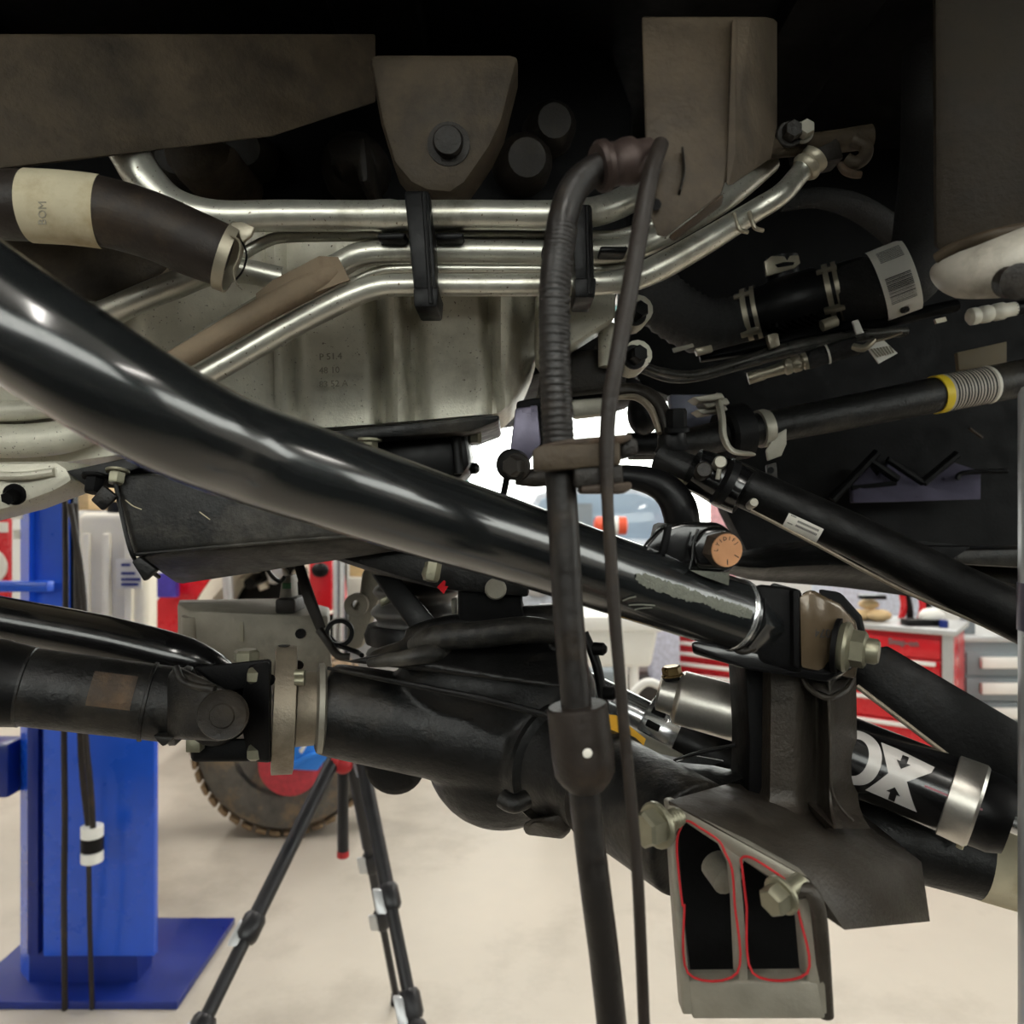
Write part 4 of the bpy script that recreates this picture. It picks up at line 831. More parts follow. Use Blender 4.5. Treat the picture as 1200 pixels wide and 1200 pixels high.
col = obj('slotted_collar', MB().rev(a, dv, [(L*.84, .020), (L*.86, .027), (L*1.02, .031), (L*1.08, .031), (L*1.16, .027)], 28), CHROME, t)
dn = dv.normalized(); e = V((0, -1, .25)); e = (e-dn*e.dot(dn)).normalized(); fz = dn.cross(e)
for an in (-.35, .12, .6, 1.05):
    n = e*math.cos(an)+fz*math.sin(an); tn = dn.cross(n)
    obj('slot', MB().box(a+dn*L*.95+n*.0285, dn*.007, tn*.0034, n*.0025).bevel(.001), SOOT, col)
obj('dark_body', MB().rev(a, dv, [(L*1.1, .024), (L*1.12, .0275), (L*1.5, .0275), (L*1.9, .0275)], 28), PLASTIC, t)
obj('amber_decal', MB().hull([P(700, 836, .70), P(722, 838, .70), P(757, 866, .70), P(752, 880, .70), P(738, 874, .70), P(700, 848, .70), P(700, 836, .71), P(757, 866, .71), P(752, 880, .71)]), AMBER, t, flat=True)
obj('decal_body', MB().ptube([(660, 832, .73), (720, 868, .725), (790, 906, .72)], 24, seg=20), BRKTGREY, t)
t = thing('steering_damper', 'black damper cylinder with big silver letters at the lower right', 'damper', P(1080, 985, .6))
a, b = P(905, 846, .66), P(1128, 938, .585); dv = b-a; L = dv.length; dn = dv.normalized(); R0 = .0283
body_ = obj('cylinder', MB().rev(a, dv, [(0, R0), (L*.985, R0)], 44), GLOSSBLACK, t)
obj('end_ring', MB().rev(a, dv, [(L*.93, R0*1.02), (L*.935, R0*1.06), (L*1.06, R0*1.08), (L*1.075, R0*1.02)], 44), STEEL, t)
obj('end_cap', MB().rev(a, dv, [(L*1.06, R0*1.0), (L*1.16, R0*.98), (L*1.22, R0*.86), (L*1.222, R0*.5), (L*1.21, R0*.42)], 40), PLASTIC, t)
obj('shaft_rod', MB().rev(a, dv, [(L*1.2, .0085), (L*1.42, .0085)], 20), CHROME, t)
mid = a+dv*.5
e = (V((0, 0, CZ))-mid); e = (e-dn*e.dot(dn)).normalized(); fz = dn.cross(e)     # angle 0 looks outward at the aisle, + runs down
def on_body(s, ang, rr): return a+dn*s+(e*math.cos(ang)+fz*math.sin(ang))*rr
def decal(polys, nm, mm, h=.0006):
    mb = MB()
    for poly in polys:
        bm2 = bmesh.new(); vs = [bm2.verts.new((x, y, 0)) for x, y in poly]; bm2.faces.new(vs)
        bmesh.ops.triangulate(bm2, faces=bm2.faces[:]); bmesh.ops.subdivide_edges(bm2, edges=bm2.edges[:], cuts=4, use_grid_fill=True)
        mp = {v: mb.bm.verts.new(on_body(v.co.x, v.co.y, R0+h)) for v in bm2.verts}
        for f in bm2.faces:
            try: mb.bm.faces.new([mp[v] for v in f.verts])
            except ValueError: pass
        bm2.free()
    return obj(nm, mb, mm, body_)
def s_at(px): # distance along the body seen in pixel column px
    kx = (px-600)/F; return (a.x-kx*a.y)/(kx*dn.y-dn.x)
SILV = mat('silver_decal', (188, 184, 180), .4, .3, .04, 60, bump=0)
sx = s_at(1055); wX = .0175
up, dnn = -.62, .78
X = [(sx-wX*1.0, up), (sx-wX*.35, up), (sx+.0005, -.1), (sx+wX*.55, up+.1), (sx+wX*1.15, up+.1), (sx+wX*1.1, up+.28), (sx+wX*.38, .1), (sx+wX*1.05, dnn), (sx+wX*.35, dnn), (sx-.0005, .3), (sx-wX*.4, dnn), (sx-wX*1.0, dnn), (sx-wX*.36, .08)]
decal([X], 'letter_x', SILV)
so = s_at(1012)
def ringpoly(cx, cy, rx, ry, ix, iy, a0, a1, n=14):
    o_ = [(cx+rx*math.cos(t), cy+ry*math.sin(t)) for t in [a0+(a1-a0)*i/n for i in range(n+1)]]
    i_ = [(cx+ix*math.cos(t), cy+iy*math.sin(t)) for t in [a1+(a0-a1)*i/n for i in range(n+1)]]
    return o_+i_
decal([ringpoly(so-.004, .04, .0185, .76, .0095, .5, -math.pi/2, 0), ringpoly(so-.004, .04, .0185, .76, .0095, .5, 0, math.pi/2),
       ringpoly(so-.004, .04, .0185, .76, .0095, .5, math.pi/2, math.pi), ringpoly(so-.004, .04, .0185, .76, .0095, .5, math.pi, 1.5*math.pi)], 'letter_o', SILV)
sf = so-.036
decal([[(sf-.014, up), (sf-.005, up), (sf-.005, dnn), (sf-.014, dnn)], [(sf-.005, up), (sf+.013, up), (sf+.013, up+.3), (sf-.005, up+.3)], [(sf-.005, -.05), (sf+.01, -.05), (sf+.01, .22), (sf-.005, .22)]], 'letter_f', SILV)
decal([[(sx-.0015, -.32), (sx+.003, -.32), (sx+.003, -.5), (sx-.0015, -.5)], [(sx-.004, -.32), (sx+.0055, -.32), (sx+.0005, -.14)]], 'arrow_mark', GLOSSBLACK, .0011)
decal([[(sx-.0015, .52), (sx+.003, .52), (sx+.003, .74), (sx-.0015, .74)], [(sx-.004, .52), (sx+.0005, .34), (sx+.0055, .52)]], 'arrow_mark', GLOSSBLACK, .0011)
decal([[(sx+.03*.6, .0), (sx+.055, .0), (sx+.055, .05), (sx+.03*.6, .05)]], 'red_pinstripe', mat('thin_pink_line', (150, 96, 104), .5, bump=0))

# ================================================================ cast tower, truss bracket and joint
t = thing('cast_tower', 'dark cast tower standing on the axle bracket, carrying the arm joint', 'bracket', P(940, 960, .6))
obj('web_left', MB().pprism([(873, 778), (905, 780), (906, 880), (908, 962), (900, 966), (876, 958), (878, 870)], .605, .05).bevel(.004), SOOT, t)
def towerf(u, v):
    y = 776+195*v
    xl, xr = 904-2*v, 1003+3*v
    x = xl+(xr-xl)*u
    flare = max(0, (v-.8)/.2)**2
    x += flare*(-10 if u < .5 else 14)*abs(u-.5)*2
    dd = .585 - .012*math.exp(-((u-.68)/.05)**2) + (.02*(max(0, u-.7)/.3)) + .022*math.exp(-((u-.52)/.12)**2) - flare*.03
    return P(x, y, dd)
obj('front_face', grid(towerf, 40, 16, V((0, .07, 0))), TOWERCAST, t, ang=50)
obj('cast_fillet', MB().ptube([(938, 786, .59), (948, 806, .582), (970, 818, .576), (992, 808, .588), (1000, 795, .597)], [3, 3.5, 3.5, 3.5, 3], seg=8), TOWERCAST, t)
obj('seam_ridge', MB().ptube([(971, 818, .5755), (973, 870, .576), (974, 920, .576), (984, 945, .575), (1000, 962, .572)], [2, 1.6, 1.6, 2, 1.6], seg=8), TOWERCAST, t)
obj('saddle', MB().hull([P(940, 782, .60), P(1000, 792, .60), P(972, 815, .575), P(950, 806, .58), P(990, 806, .58), P(940, 782, .66), P(1000, 792, .66), P(972, 815, .66)]).bevel(.002), DARKCAST, t)
t = thing('truss_bracket', 'heavy dark axle bracket with red outlined cutouts on its grey edge face', 'bracket', P(920, 1090, .55))
d0, d1 = .475, .43
TL, TR = (783, 942, .50), (945, 1028, .455)
obj('top_slab', MB().hull([P(783, 938, .50), P(950, 1032, .45), P(958, 1045, .45), P(786, 950, .50),
    P(875, 912, .66), P(1000, 945, .66), P(1080, 1010, .60), P(1090, 1080, .55), P(990, 1090, .45), P(880, 930, .66)]).bevel(.004), TOWERCAST, t)
# edge plate built as bars around three openings
n_ = V((0, .02, 0))
def plate(poly): return MB().prism([P(x, y, .50-.05*(x-783)/165) for x, y in poly], V((0, .014, 0)))
obj('edge_plate', plate([(782, 944), (790, 942), (948, 1030), (956, 1046), (930, 1046), (860, 1002), (800, 962), (783, 955)]).bevel(.0015), BRKTGREY, t)
obj('edge_plate', plate([(783, 952), (800, 960), (793, 978), (796, 1010), (800, 1060), (812, 1190), (800, 1190), (790, 1060)]).bevel(.0015), BRKTGREY, t)
obj('edge_plate', plate([(840, 984), (874, 1008), (868, 1020), (872, 1060), (880, 1190), (868, 1190), (862, 1060), (858, 1020)]).bevel(.0015), BRKTGREY, t)
obj('edge_plate', plate([(930, 1034), (956, 1040), (962, 1070), (970, 1190), (950, 1190), (940, 1080)]).bevel(.0015), BRKTGREY, t)
obj('edge_plate', plate([(806, 1150), (960, 1150), (968, 1195), (812, 1195)]).bevel(.0015), BRKTGREY, t)
def redline(pts, nm='red_outline'): obj(nm, MB().tube([P(x, y, .497-.05*(x-783)/165) for x, y in pts], .0008, seg=6), REDPAINT, t)
redline([(800, 1062), (796, 1030), (793, 990), (797, 972), (805, 962), (820, 970), (842, 985), (850, 1000), (858, 1020), (861, 1062)])
redline([(802, 1060), (806, 1140), (864, 1140), (861, 1060)])
redline([(875, 1062), (870, 1020), (869, 1006), (880, 1005), (905, 1020), (927, 1036)])
redline([(875, 1060), (882, 1140), (946, 1140), (936, 1070), (930, 1045)])
obj('back_web', MB().pprism([(795, 965), (850, 985), (960, 1050), (970, 1190), (815, 1190), (800, 1060)], .56, .02), SOOT, t, flat=True)
obj('inner_pin', MB().rev(P(838, 1012, .52), V((.3, -1, -.3)), [(0, .01), (.016, .01), (.018, .006)], 16), KNUCKLE, t)
bx = P(796, 957, .49); bd = V((-.85, -.6, -.05))
bo = obj('flange_bolt', MB().rev(bx, bd, [(0, .0055), (.024, .0055)], 16).hexa(bx+bd.normalized()*.018, bd, .0112, .011, .0138), ZINC, t)
for i in range(6): obj('thread', MB().rev(bx+bd.normalized()*(.002+.0024*i), bd, [(0, .0054), (.0009, .0062), (.0018, .0054)], 16), ZINC, bo)
bx = P(925, 1042, .448); bd = V((-.9, -.6, -.25))
obj('lower_bolt', MB().rev(bx, bd, [(-.01, .005), (.012, .005)], 16).hexa(bx+bd.normalized()*.006, bd, .0085, .009, .011), ZINC, t)
obj('rounded_end', MB().ptube([(930, 1046, .45), (948, 1044, .448), (960, 1075, .447), (968, 1190, .45)], 9, seg=12), TOWERCAST, t)
# ================================================================ big control arm and its joint
t = thing('control_arm', 'thick glossy black control arm tube sweeping across the whole picture', 'control arm', P(450, 660, .45))
AP = [(-260, 215, .335), (-120, 285, .335), (0, 366, .338), (75, 416, .341), (150, 463, .352), (225, 503, .372), (300, 534, .40), (400, 568, .425), (500, 602, .455), (600, 634, .487), (700, 668, .52), (800, 701, .545), (866, 722, .56)]
pts = [P(*p) for p in AP]
arm = obj('arm_tube', MB().tube(pts, .0252, seg=44, n=8), BLACKPAINT, t)
dv = (P(866, 722, .56)-P(800, 701, .545)).normalized(); ae = P(866, 722, .56)
obj('end_bevel', MB().rev(ae-dv*.002, dv, [(0, .0252), (.003, .0243), (.0045, .022)], 44), BLACKPAINT, t)
obj('weld_bead', MB().rev(ae-dv*.006, dv, [(0, .0252), (.001, .0259), (.003, .0259), (.004, .0252)], 44), CHROME, t)
nut = obj('jam_nut', MB().rev(ae+dv*.003, dv, [(0, .0215), (.002, .0245), (.017, .0245), (.02, .022)], 6, V((0, -.55, .9))), BLACKPAINT, t)
obj('joint_shank', MB().rev(ae+dv*.02, dv, [(0, .013), (.012, .013), (.02, .018), (.028, .018)], 24), SOOT, t)
# scuffed grey streak along the tube side
mb = MB()
def arm_at(s, ang, h=.0004):
    f = s*(len(pts)-1); i = min(int(f), len(pts)-2); c = pts[i].lerp(pts[i+1], f-i); dd_ = (pts[i+1]-pts[i]).normalized()
    e = V((0, 0, CZ))-c; a = (e-dd_*e.dot(dd_)).normalized(); b = dd_.cross(a)
    return c+(a*math.cos(ang)+b*math.sin(ang))*(.0252+h)
SCUFF = mat('scuffed_grey_wax', (104, 106, 96), .75, 0, .25, 220, bump=.5, bscale=700)
random.seed(3)
N_ = 90; rows = []
for i in range(N_+1):
    s = .85+(.985-.85)*i/N_; wgt = math.sin(min(1, i/8)*math.pi/2)
    lo = -.23-.10*random.random()*wgt; hi = -.12+.12*wgt+.06*random.random()
    rows.append([arm_at(s, lo, -.0002), arm_at(s, lo*.6+hi*.4), arm_at(s, hi, -.0002)])
vr = [[mb.bm.verts.new(p) for p in r] for r in rows]
for p, q in zip(vr, vr[1:]):
    for j in range(2): mb.bm.faces.new((p[j], p[j+1], q[j+1], q[j]))
obj('scuffed_streak', mb, SCUFF, arm, label='rough grey scuffed streak along the arm tube')
for i, (s, an, ln) in enumerate(((.855, .62, .02), (.862, .7, .012), (.848, .55, .008))):
    mb = MB(); mb.tube([arm_at(s, an), arm_at(s+ln*.4, an-.12), arm_at(s+ln, an-.22)], .0005, seg=6); obj('scratch', mb, SCUFF, arm)
# pinch clamp boss on top of the arm with copper headed bolt
cl = obj('clamp_boss', MB().hull([P(752, 640, .53), P(772, 618, .53), P(800, 611, .53), P(842, 612, .53), P(860, 625, .535), P(862, 665, .535), P(815, 690, .53), P(770, 668, .53), P(752, 655, .53),
    P(752, 640, .60), P(772, 618, .60), P(842, 612, .60), P(862, 640, .60), P(800, 690, .60)]).bevel(.004, 25, 3), GLOSSBLACK, t)
obj('clamp_slot', MB().pprism([(781, 616), (789, 613), (782, 650), (773, 650)], .525, .05).bevel(.001), SOOT, t)
obj('clamp_lobe', MB().hull([P(808, 640, .522), P(822, 618, .522), P(850, 616, .522), P(866, 640, .522), P(858, 668, .522), P(816, 666, .522), P(808, 640, .56), P(850, 616, .56), P(866, 640, .56), P(816, 670, .56)]).bevel(.004, 25, 3), GLOSSBLACK, t)
obj('clamp_edge', MB().ptube([(818, 620, .521), (813, 636, .5205), (811, 655, .5205), (808, 667, .52)], 1.6, seg=8), BLACKPAINT, t)
obj('scuffed_patch', MB().hull([P(808, 668, .521), P(855, 671, .523), P(854, 686, .525), P(820, 674, .522), P(808, 668, .53), P(854, 686, .532)]), SCUFF, t, label='scuffed grey patch under the copper bolt')
bd = V((.22, -1, -.05)).normalized(); bc = P(846, 643, .512)
bo = obj('clamp_bolt', MB().rev(P(842, 643, .53), bd, [(-.03, .008), (0, .008)], 16).rev(P(842, 643, .522), bd, [(0, .0118), (.010, .0118), (.0115, .0112)], 6, V((.3, 0, 1))), RUST, t)
fc = P(842, 643, .522)+bd*.0112
obj('bolt_face', MB().rev(fc, bd, [(0, .0108), (.0008, .0105)], 32), COPPER, bo, label='bright copper coloured bolt face with radial marks')
ux = bd.cross(V((0, 0, 1))).normalized()*-1; uz = ux.cross(bd)*1
if ux.x < 0: ux = -ux
uz = (V((0, 0, 1))-bd*bd.z).normalized()
mb = MB(); fo = fc+bd*.0009
for ang, ch in ((178, 'L'), (150, 'Y'), (128, 'I'), (104, 'D'), (80, 'I'), (58, 'F'), (36, 'J')):
    a_ = math.radians(ang); o_ = fo+(ux*math.cos(a_)+uz*math.sin(a_))*.0066
    rx = (ux*math.sin(a_)-uz*math.cos(a_)); ry = ux*math.cos(a_)+uz*math.sin(a_)
    text(mb, ch, .0036, o_, rx, ry, .0004, 'CENTER')
for ang in (-88, -30, 150-180):
    a_ = math.radians(ang); r_ = ux*math.cos(a_)+uz*math.sin(a_)
    mb.box(fo+r_*.0075, r_*.0018, (uz*math.cos(a_)-ux*math.sin(a_))*.0003, bd*.0002)
obj('bolt_marks', mb, INK, bo, flat=True)
# joint housing, lower tongue, side plates and through bolt
t = thing('arm_joint', 'black clevis joint with a tan side plate and zinc nut on the cast tower', 'joint', P(950, 800, .6))
obj('joint_body', MB().hull([P(884, 684, .55), P(936, 690, .545), P(940, 790, .545), P(888, 778, .55), P(880, 730, .55), P(872, 688, .66), P(940, 690, .66), P(940, 790, .66), P(880, 776, .66)]).bevel(.005), SOOT, t)
obj('bushing_shell', MB().rev(P(905, 738, .60), V((1, -.25, -.25)), [(-.02, .024), (-.017, .03), (.02, .03), (.024, .024)], 32), PLASTIC, t)
obj('bushing_lip', MB().ptube([(858, 756, .552), (872, 763, .55), (888, 754, .552), (893, 738, .556), (890, 722, .56)], 4.5, seg=10), DARKCAST, t)
obj('lower_tongue', MB().hull([P(810, 752, .556), P(850, 748, .556), P(960, 770, .55), P(1000, 782, .555), P(970, 800, .55), P(880, 786, .55), P(812, 766, .556), P(810, 752, .63), P(1000, 770, .64), P(1003, 790, .64), P(812, 766, .63)]).bevel(.002), GLOSSBLACK, t)
sp = obj('side_plate', MB().hull([P(936, 698, .542), P(950, 690, .543), P(985, 708, .552), P(1003, 728, .56), P(1010, 760, .564), P(1002, 796, .564), P(938, 783, .542),
    P(936, 698, .61), P(985, 708, .62), P(1003, 728, .62), P(1002, 796, .62), P(938, 783, .61)]).bevel(.003), mat('oily_tan_plate', (96, 82, 64), .25, .3, .2, 18, dirt=(30, 28, 26), damt=.25, dscale=16, coat=.4, bump=.1), t, label='tan oily side plate stamped with a number')
obj('dark_edge', MB().pprism([(929, 692), (938, 690), (938, 784), (930, 782)], .540, .05).bevel(.002), SOOT, t)
obj('rear_ear', MB().hull([P(958, 690, .60), P(985, 694, .60), P(1010, 722, .60), P(1016, 748, .60), P(990, 760, .60), P(958, 690, .64), P(985, 694, .64), P(1010, 722, .64), P(990, 760, .64)]).bevel(.003), SOOT, t)
mb = MB(); text(mb, 'M0741', .0085, P(984, 738, .5455), V((-1, .0, .05)).normalized()*.9, V((0, 0, -1)), .0005)
obj('stamped_number', mb, INK, sp, flat=True)
nb = P(984, 757, .552); nd = V((1, -.62, -.1)).normalized()
nu = obj('flange_nut', MB().rev(nb, nd, [(0, .0155), (.004, .0175), (.006, .0165), (.008, .012)], 32).rev(nb+nd*.006, nd, [(0, .0128), (.010, .0128), (.0115, .0105)], 6, V((0, 0, 1))), ZINC, t)
obj('washer', MB().rev(nb-nd*.003, nd, [(0, .019), (.003, .019)], 28), SOOT, t)
obj('bolt_end', MB().rev(nb+nd*.012, nd, [(0, .0085), (.003, .0087), (.011, .0087), (.013, .0072)], 24), ZINC, nu)

# ================================================================ arms on the right
t = thing('lower_link', 'broad dark steel link running from the joint nut to the right edge', 'link', P(1100, 860, .56))
obj('link_bar', MB().hull([P(1000, 765, .62), P(1040, 757, .62), P(1110, 798, .60), P(1192, 846, .58), P(1420, 980, .55), P(1003, 803, .62), P(1100, 876, .60), P(1192, 946, .58), P(1420, 1105, .55),
    P(1003, 803, .66), P(1420, 1105, .59), P(1040, 757, .66), P(1420, 980, .59)]).bevel(.004), LINKBLACK, t)
obj('bright_edge', MB().ptube([(1004, 804, .619), (1100, 877, .599), (1192, 947, .579), (1420, 1106, .549)], 3.0, seg=8), FLANGE, t, label='pale lower edge')  # pale strip along the link's lower edge
t = thing('track_bar', 'long black track bar with a white printed label descending to the right edge', 'track bar', P(1000, 700, .66))
obj('bar', MB().ptube([(842, 556, .68), (900, 583, .67), (1000, 628, .65), (1100, 678, .63), (1195, 724, .61), (1420, 836, .57)], [25, 25, 26, 28, 29, 32], seg=26), LINKBLACK, t)
obj('bright_edge', MB().ptube([(880, 598, .665), (960, 640, .65), (1060, 693, .63), (1195, 752, .605), (1420, 866, .565)], 2.2, seg=8), FLANGE, t, label='dusty pale lower edge')  # pale strip following the bar's lower side
A1, A2 = P(928, 614, .642), P(964, 634, .635)
ub = (A2-A1).normalized(); vb = V((.25, -.35, .9)); vb = (vb-ub*vb.dot(ub)).normalized(); nb_ = ub.cross(vb)
lab = obj('white_label', MB().tube([P(926, 597, .666), P(966, 615, .658)], .0187, seg=12, a0=-.1, a1=1.0), WHITELABEL, t, label='white printed label')
c1, c2 = P(926, 597, .666), P(966, 615, .658); L_ = (c2-c1).length; tb_ = (c2-c1).normalized()
e_ = V((0, 0, CZ))-c1; e_ = (e_-tb_*e_.dot(tb_)).normalized(); f_ = tb_.cross(e_)
mb = MB()
for i in range(22):
    if i in (4, 5): continue
    s0 = L_*(.08+.038*i); h0_, h1_ = (.18, .62) if i < 4 else (.28, .6)
    q = [c1+tb_*(s0+ds)+(e_*math.cos(an)+f_*math.sin(an))*.0189 for ds, an in ((0, h0_), (L_*.022, h0_), (L_*.022, h1_), (0, h1_))]
    mb.prism(q, V((0, .0003, 0)))
obj('printed_marks', mb, INK, lab, flat=True)
obj('end_clamp', MB().ptube([(812, 548, .66), (850, 566, .66), (872, 577, .655)], [24, 30, 28], seg=24), GLOSSBLACK, t)
obj('clamp_band', MB().ptube([(846, 563, .64), (854, 567, .64)], 29, seg=24), PLASTIC, t)
for x, y, r, mm in ((843, 543, 8, BRKTGREY), (824, 552, 10, DARKCAST), (882, 590, 5.5, BRKTGREY)):
    obj('clamp_bolt', MB().rev(P(x, y, .635), V((-.1, -1, .15)), [(-.012, r*.9*.635/F), (.004, r*.635/F), (.006, r*.8*.635/F)], 18), mm, t)
obj('bolt_stem', MB().ptube([(843, 550, .632), (841, 562, .632)], 3, seg=8), BRKTGREY, t)
obj('ball_stud_boot', MB().rev(P(789, 552, .70), P(787, 508, .70)-P(789, 552, .70), [(0, .0155), (.006, .0165), (.008, .0145), (.011, .0162), (.014, .0142), (.017, .016), (.022, .013), (.032, .012)], 26), PLASTIC, t)
obj('ball_joint_arm', MB().ptube([(776, 535, .70), (800, 548, .69), (840, 560, .68)], [20, 18, 20], seg=20), CASTBLACK, t)
obj('castle_nut', MB().hexa(P(793, 506, .69), V((-.05, -.2, 1)), .009, .016, .011), SOOT, t)
obj('pale_underside', MB().ptube([(778, 558, .685), (810, 572, .675), (850, 590, .665)], 5, seg=10), FLANGE, t)
single('shiny_tie_arm', MB().ptube([(716, 459, .72), (745, 458, .72), (768, 470, .71), (780, 496, .70), (784, 524, .70)], [14, 15, 16, 15, 12], seg=16, flat=.6), DARKCAST, 'dark curved flat arm with a pale face above the ball joint boot', 'arm')
single('pale_tie_face', MB().ptube([(722, 466, .705), (746, 466, .704), (763, 480, .695), (773, 508, .688)], [5, 8, 9, 6], seg=12, flat=.5), FLANGE, 'pale worn plate on the curved flat arm', 'plate')
single('arched_pipe', MB().ptube([(655, 560, .66), (700, 559, .66), (740, 559, .66), (776, 570, .66), (796, 596, .66), (801, 640, .665), (802, 680, .67)], [11, 12, 14, 18, 21, 20, 20], seg=26), PLASTIC, 'black arched pipe bending down behind the copper bolt clamp', 'pipe')
t = thing('sway_bar', 'long dark sway bar with a striped label and yellow ring at the right', 'sway bar', P(1000, 480, .86))
obj('bar', MB().ptube([(736, 524, .84), (800, 520, .84), (870, 506, .86), (1000, 482, .88), (1100, 462, .9), (1195, 444, .92), (1420, 400, .96)], [15, 17, 19, 20, 21, 22, 24], seg=24), CASTBLACK, t)
obj('collar', MB().rev(P(889, 503, .862), P(1000, 482, .88)-P(889, 503, .862), [(0, .0205), (.008, .0205), (.012, .0188)], 28), BRKTGREY, t)
def barpt(px): 
    tab = [(1000, 482, .88), (1100, 462, .9), (1195, 444, .92)]
    for (x0, y0, z0), (x1, y1, z1) in zip(tab, tab[1:]):
        if px <= x1: k = (px-x0)/(x1-x0); return P(px, y0+(y1-y0)*k, z0+(z1-z0)*k)
rb = 21.6*.9/F
obj('yellow_ring', MB().tube([barpt(1095), barpt(1104)], rb*1.04, seg=26), YELLOW, t, label='yellow ring')
wl = obj('white_label', MB().tube([barpt(1104), barpt(1157)], rb*1.03, seg=26), mat('grey_printed_label', (176, 168, 156), .55, 0, .05, 40, bump=0), t, label='striped printed label')
for i in range(13): obj('printed_stripe', MB().tube([barpt(1107+3.6*i), barpt(1107+3.6*i+(1.5 if i % 3 else 2.1))], rb*1.038, seg=26, cap=False), INK, wl)
obj('label_edge', MB().tube([barpt(1155), barpt(1158)], rb*1.045, seg=26), WHITELABEL, wl)
t = thing('sway_bar_bracket', 'dark steel saddle clamp holding the sway bar with flat lugs', 'bracket', P(860, 545, .84))
obj('saddle', MB().ptube([(842, 470, .84), (846, 490, .815), (848, 512, .805), (858, 528, .81), (880, 532, .83)], [12, 13, 13, 10, 7], seg=14, flat=.35), BRKTGREY, t)
obj('bushing', MB().rev(P(846, 509, .855), P(900, 500, .87)-P(846, 509, .855), [(0, .026), (.004, .03), (.026, .03), (.03, .024)], 26), SOOT, t)
for k, (x0, y0, x1, y1) in enumerate(((812, 465, 846, 462), (822, 472, 852, 468), (816, 480, 850, 476))): obj('saddle_leaf', MB().pprism([(x0, y0), (x1, y1-2), (x1+4, y1+5), (x0+8, y0+6)], .82+.01*k, .03).bevel(.0015), BRKTGREY, t)
obj('flat_lug', MB().pprism([(908, 510), (922, 502), (922, 520), (916, 534), (900, 540), (898, 528)], .85, .004).bevel(.001), BRKTGREY, t)
obj('flat_lug', MB().pprism([(898, 545), (910, 542), (912, 566), (900, 568)], .85, .004).bevel(.001), DARKCAST, t)
obj('lug_hole', MB().rev(P(903, 551, .849), V((0, -1, 0)), [(0, .0035), (.0006, .0035)], 12), SOOT, t)
obj('mount_plate', MB().pprism([(785, 462), (835, 462), (838, 500), (818, 510), (790, 498)], .90, .02).bevel(.002), mat('bluish_grey_plate', (92, 94, 108), .5, .3, .1, 30, bump=.15), t)
obj('lower_plate', MB().pprism([(810, 520), (834, 520), (836, 535), (812, 538)], .88, .02).bevel(.002), mat('bluish_steel_plate', (92, 94, 112), .5, .3, .1, 30, bump=.15), t)
# sway bar link end at left of the brake hose
t = thing('link_end', 'zinc flange nut and violet bracket of the sway link left of the brake hose', 'link', P(612, 570, .72))
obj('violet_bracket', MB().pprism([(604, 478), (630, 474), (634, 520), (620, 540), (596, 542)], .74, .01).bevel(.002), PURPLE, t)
obj('bracket_side', MB().pprism([(605, 470), (648, 462), (650, 520), (630, 530), (630, 480), (606, 482)], .745, .04).bevel(.003), SOOT, t)
obj('link_eye', MB().rev(P(604, 545, .73), V((-.4, -1, 0)), [(0, .014), (.012, .014), (.014, .011)], 22), PLASTIC, t)
b = obj('flange_nut', MB().hexa(P(607, 547, .715), V((-.5, -1, 0)), .0095, .013, .0125), DARKCAST, t)
obj('link_sleeve', MB().ptube([(604, 560, .72), (625, 560, .72), (650, 557, .72)], [8, 11, 12], seg=14), DARKCAST, t)
obj('link_rod', MB().ptube([(597, 545, .74), (592, 570, .74), (586, 600, .75)], 4, seg=10), SOOT, t)
t = thing('steering_stop', 'black cast block behind the brake hose above its clamp', 'bracket', P(680, 500, .8))
obj('block', MB().pprism([(630, 440), (735, 436), (762, 452), (748, 468), (690, 472), (636, 474)], .82, .1).bevel(.01), SOOT, t)
obj('pale_web', MB().pprism([(668, 468), (722, 464), (722, 484), (672, 490)], .80, .02).bevel(.004), BRKTGREY, t)
obj('dark_lobe', MB().ball(P(754, 484, .78), .016, .02, .022, 16), PLASTIC, t)
obj('cross_tube', MB().ptube([(735, 520, .80), (760, 520, .80), (800, 520, .80)], 13, seg=20), SOOT, t)

# ================================================================ hoses and wiring at upper right
t = thing('ribbed_air_hose', 'ribbed black hose bending under the aluminium pipes at right', 'hose', P(820, 410, .98))
hp = [P(*p) for p in ((742, 300, .98), (760, 336, .98), (792, 366, .98), (832, 384, .98), (878, 378, .98))]
mb = MB(); q = []; m_ = 60
rr = []
fine = []
for i in range(m_+1):
    f = i/m_*(len(hp)-1); k = min(int(f), len(hp)-2); u_ = f-k
    p0, p1, p2, p3 = hp[max(k-1, 0)], hp[k], hp[k+1], hp[min(k+2, len(hp)-1)]
    fine.append(.5*((2*p1)+(p2-p0)*u_+(2*p0-5*p1+4*p2-p3)*u_*u_+(3*p1-p0-3*p2+p3)*u_**3)); rr.append(.0345+.0011*math.sin(i*1.9))
obj('hose', mb.tube(fine, rr, seg=26, n=1), BRAID, t, ang=60)
t = thing('hose_joint', 'black finned plastic hose joint between two spring clamps at upper right', 'hose joint', P(930, 400, .96))
j0, j1 = P(868, 376, .98), P(1016, 334, .92); jd = j1-j0; JL = jd.length; jn = jd.normalized()
obj('joint_body', MB().rev(j0, jd, [(0, .033), (JL*.25, .034), (JL*.3, .037), (JL*.62, .037), (JL*.68, .033), (JL, .033)], 30), PLASTIC, t)
for s, wd in ((.05, .006), (.13, .005), (.70, .006), (.77, .005)):
    obj('spring_clamp', MB().rev(j0+jd*s, jd, [(0, .0365), (wd, .0365), (wd, .034), (0, .034)], 28, closed=True), TANCLAMP, t)
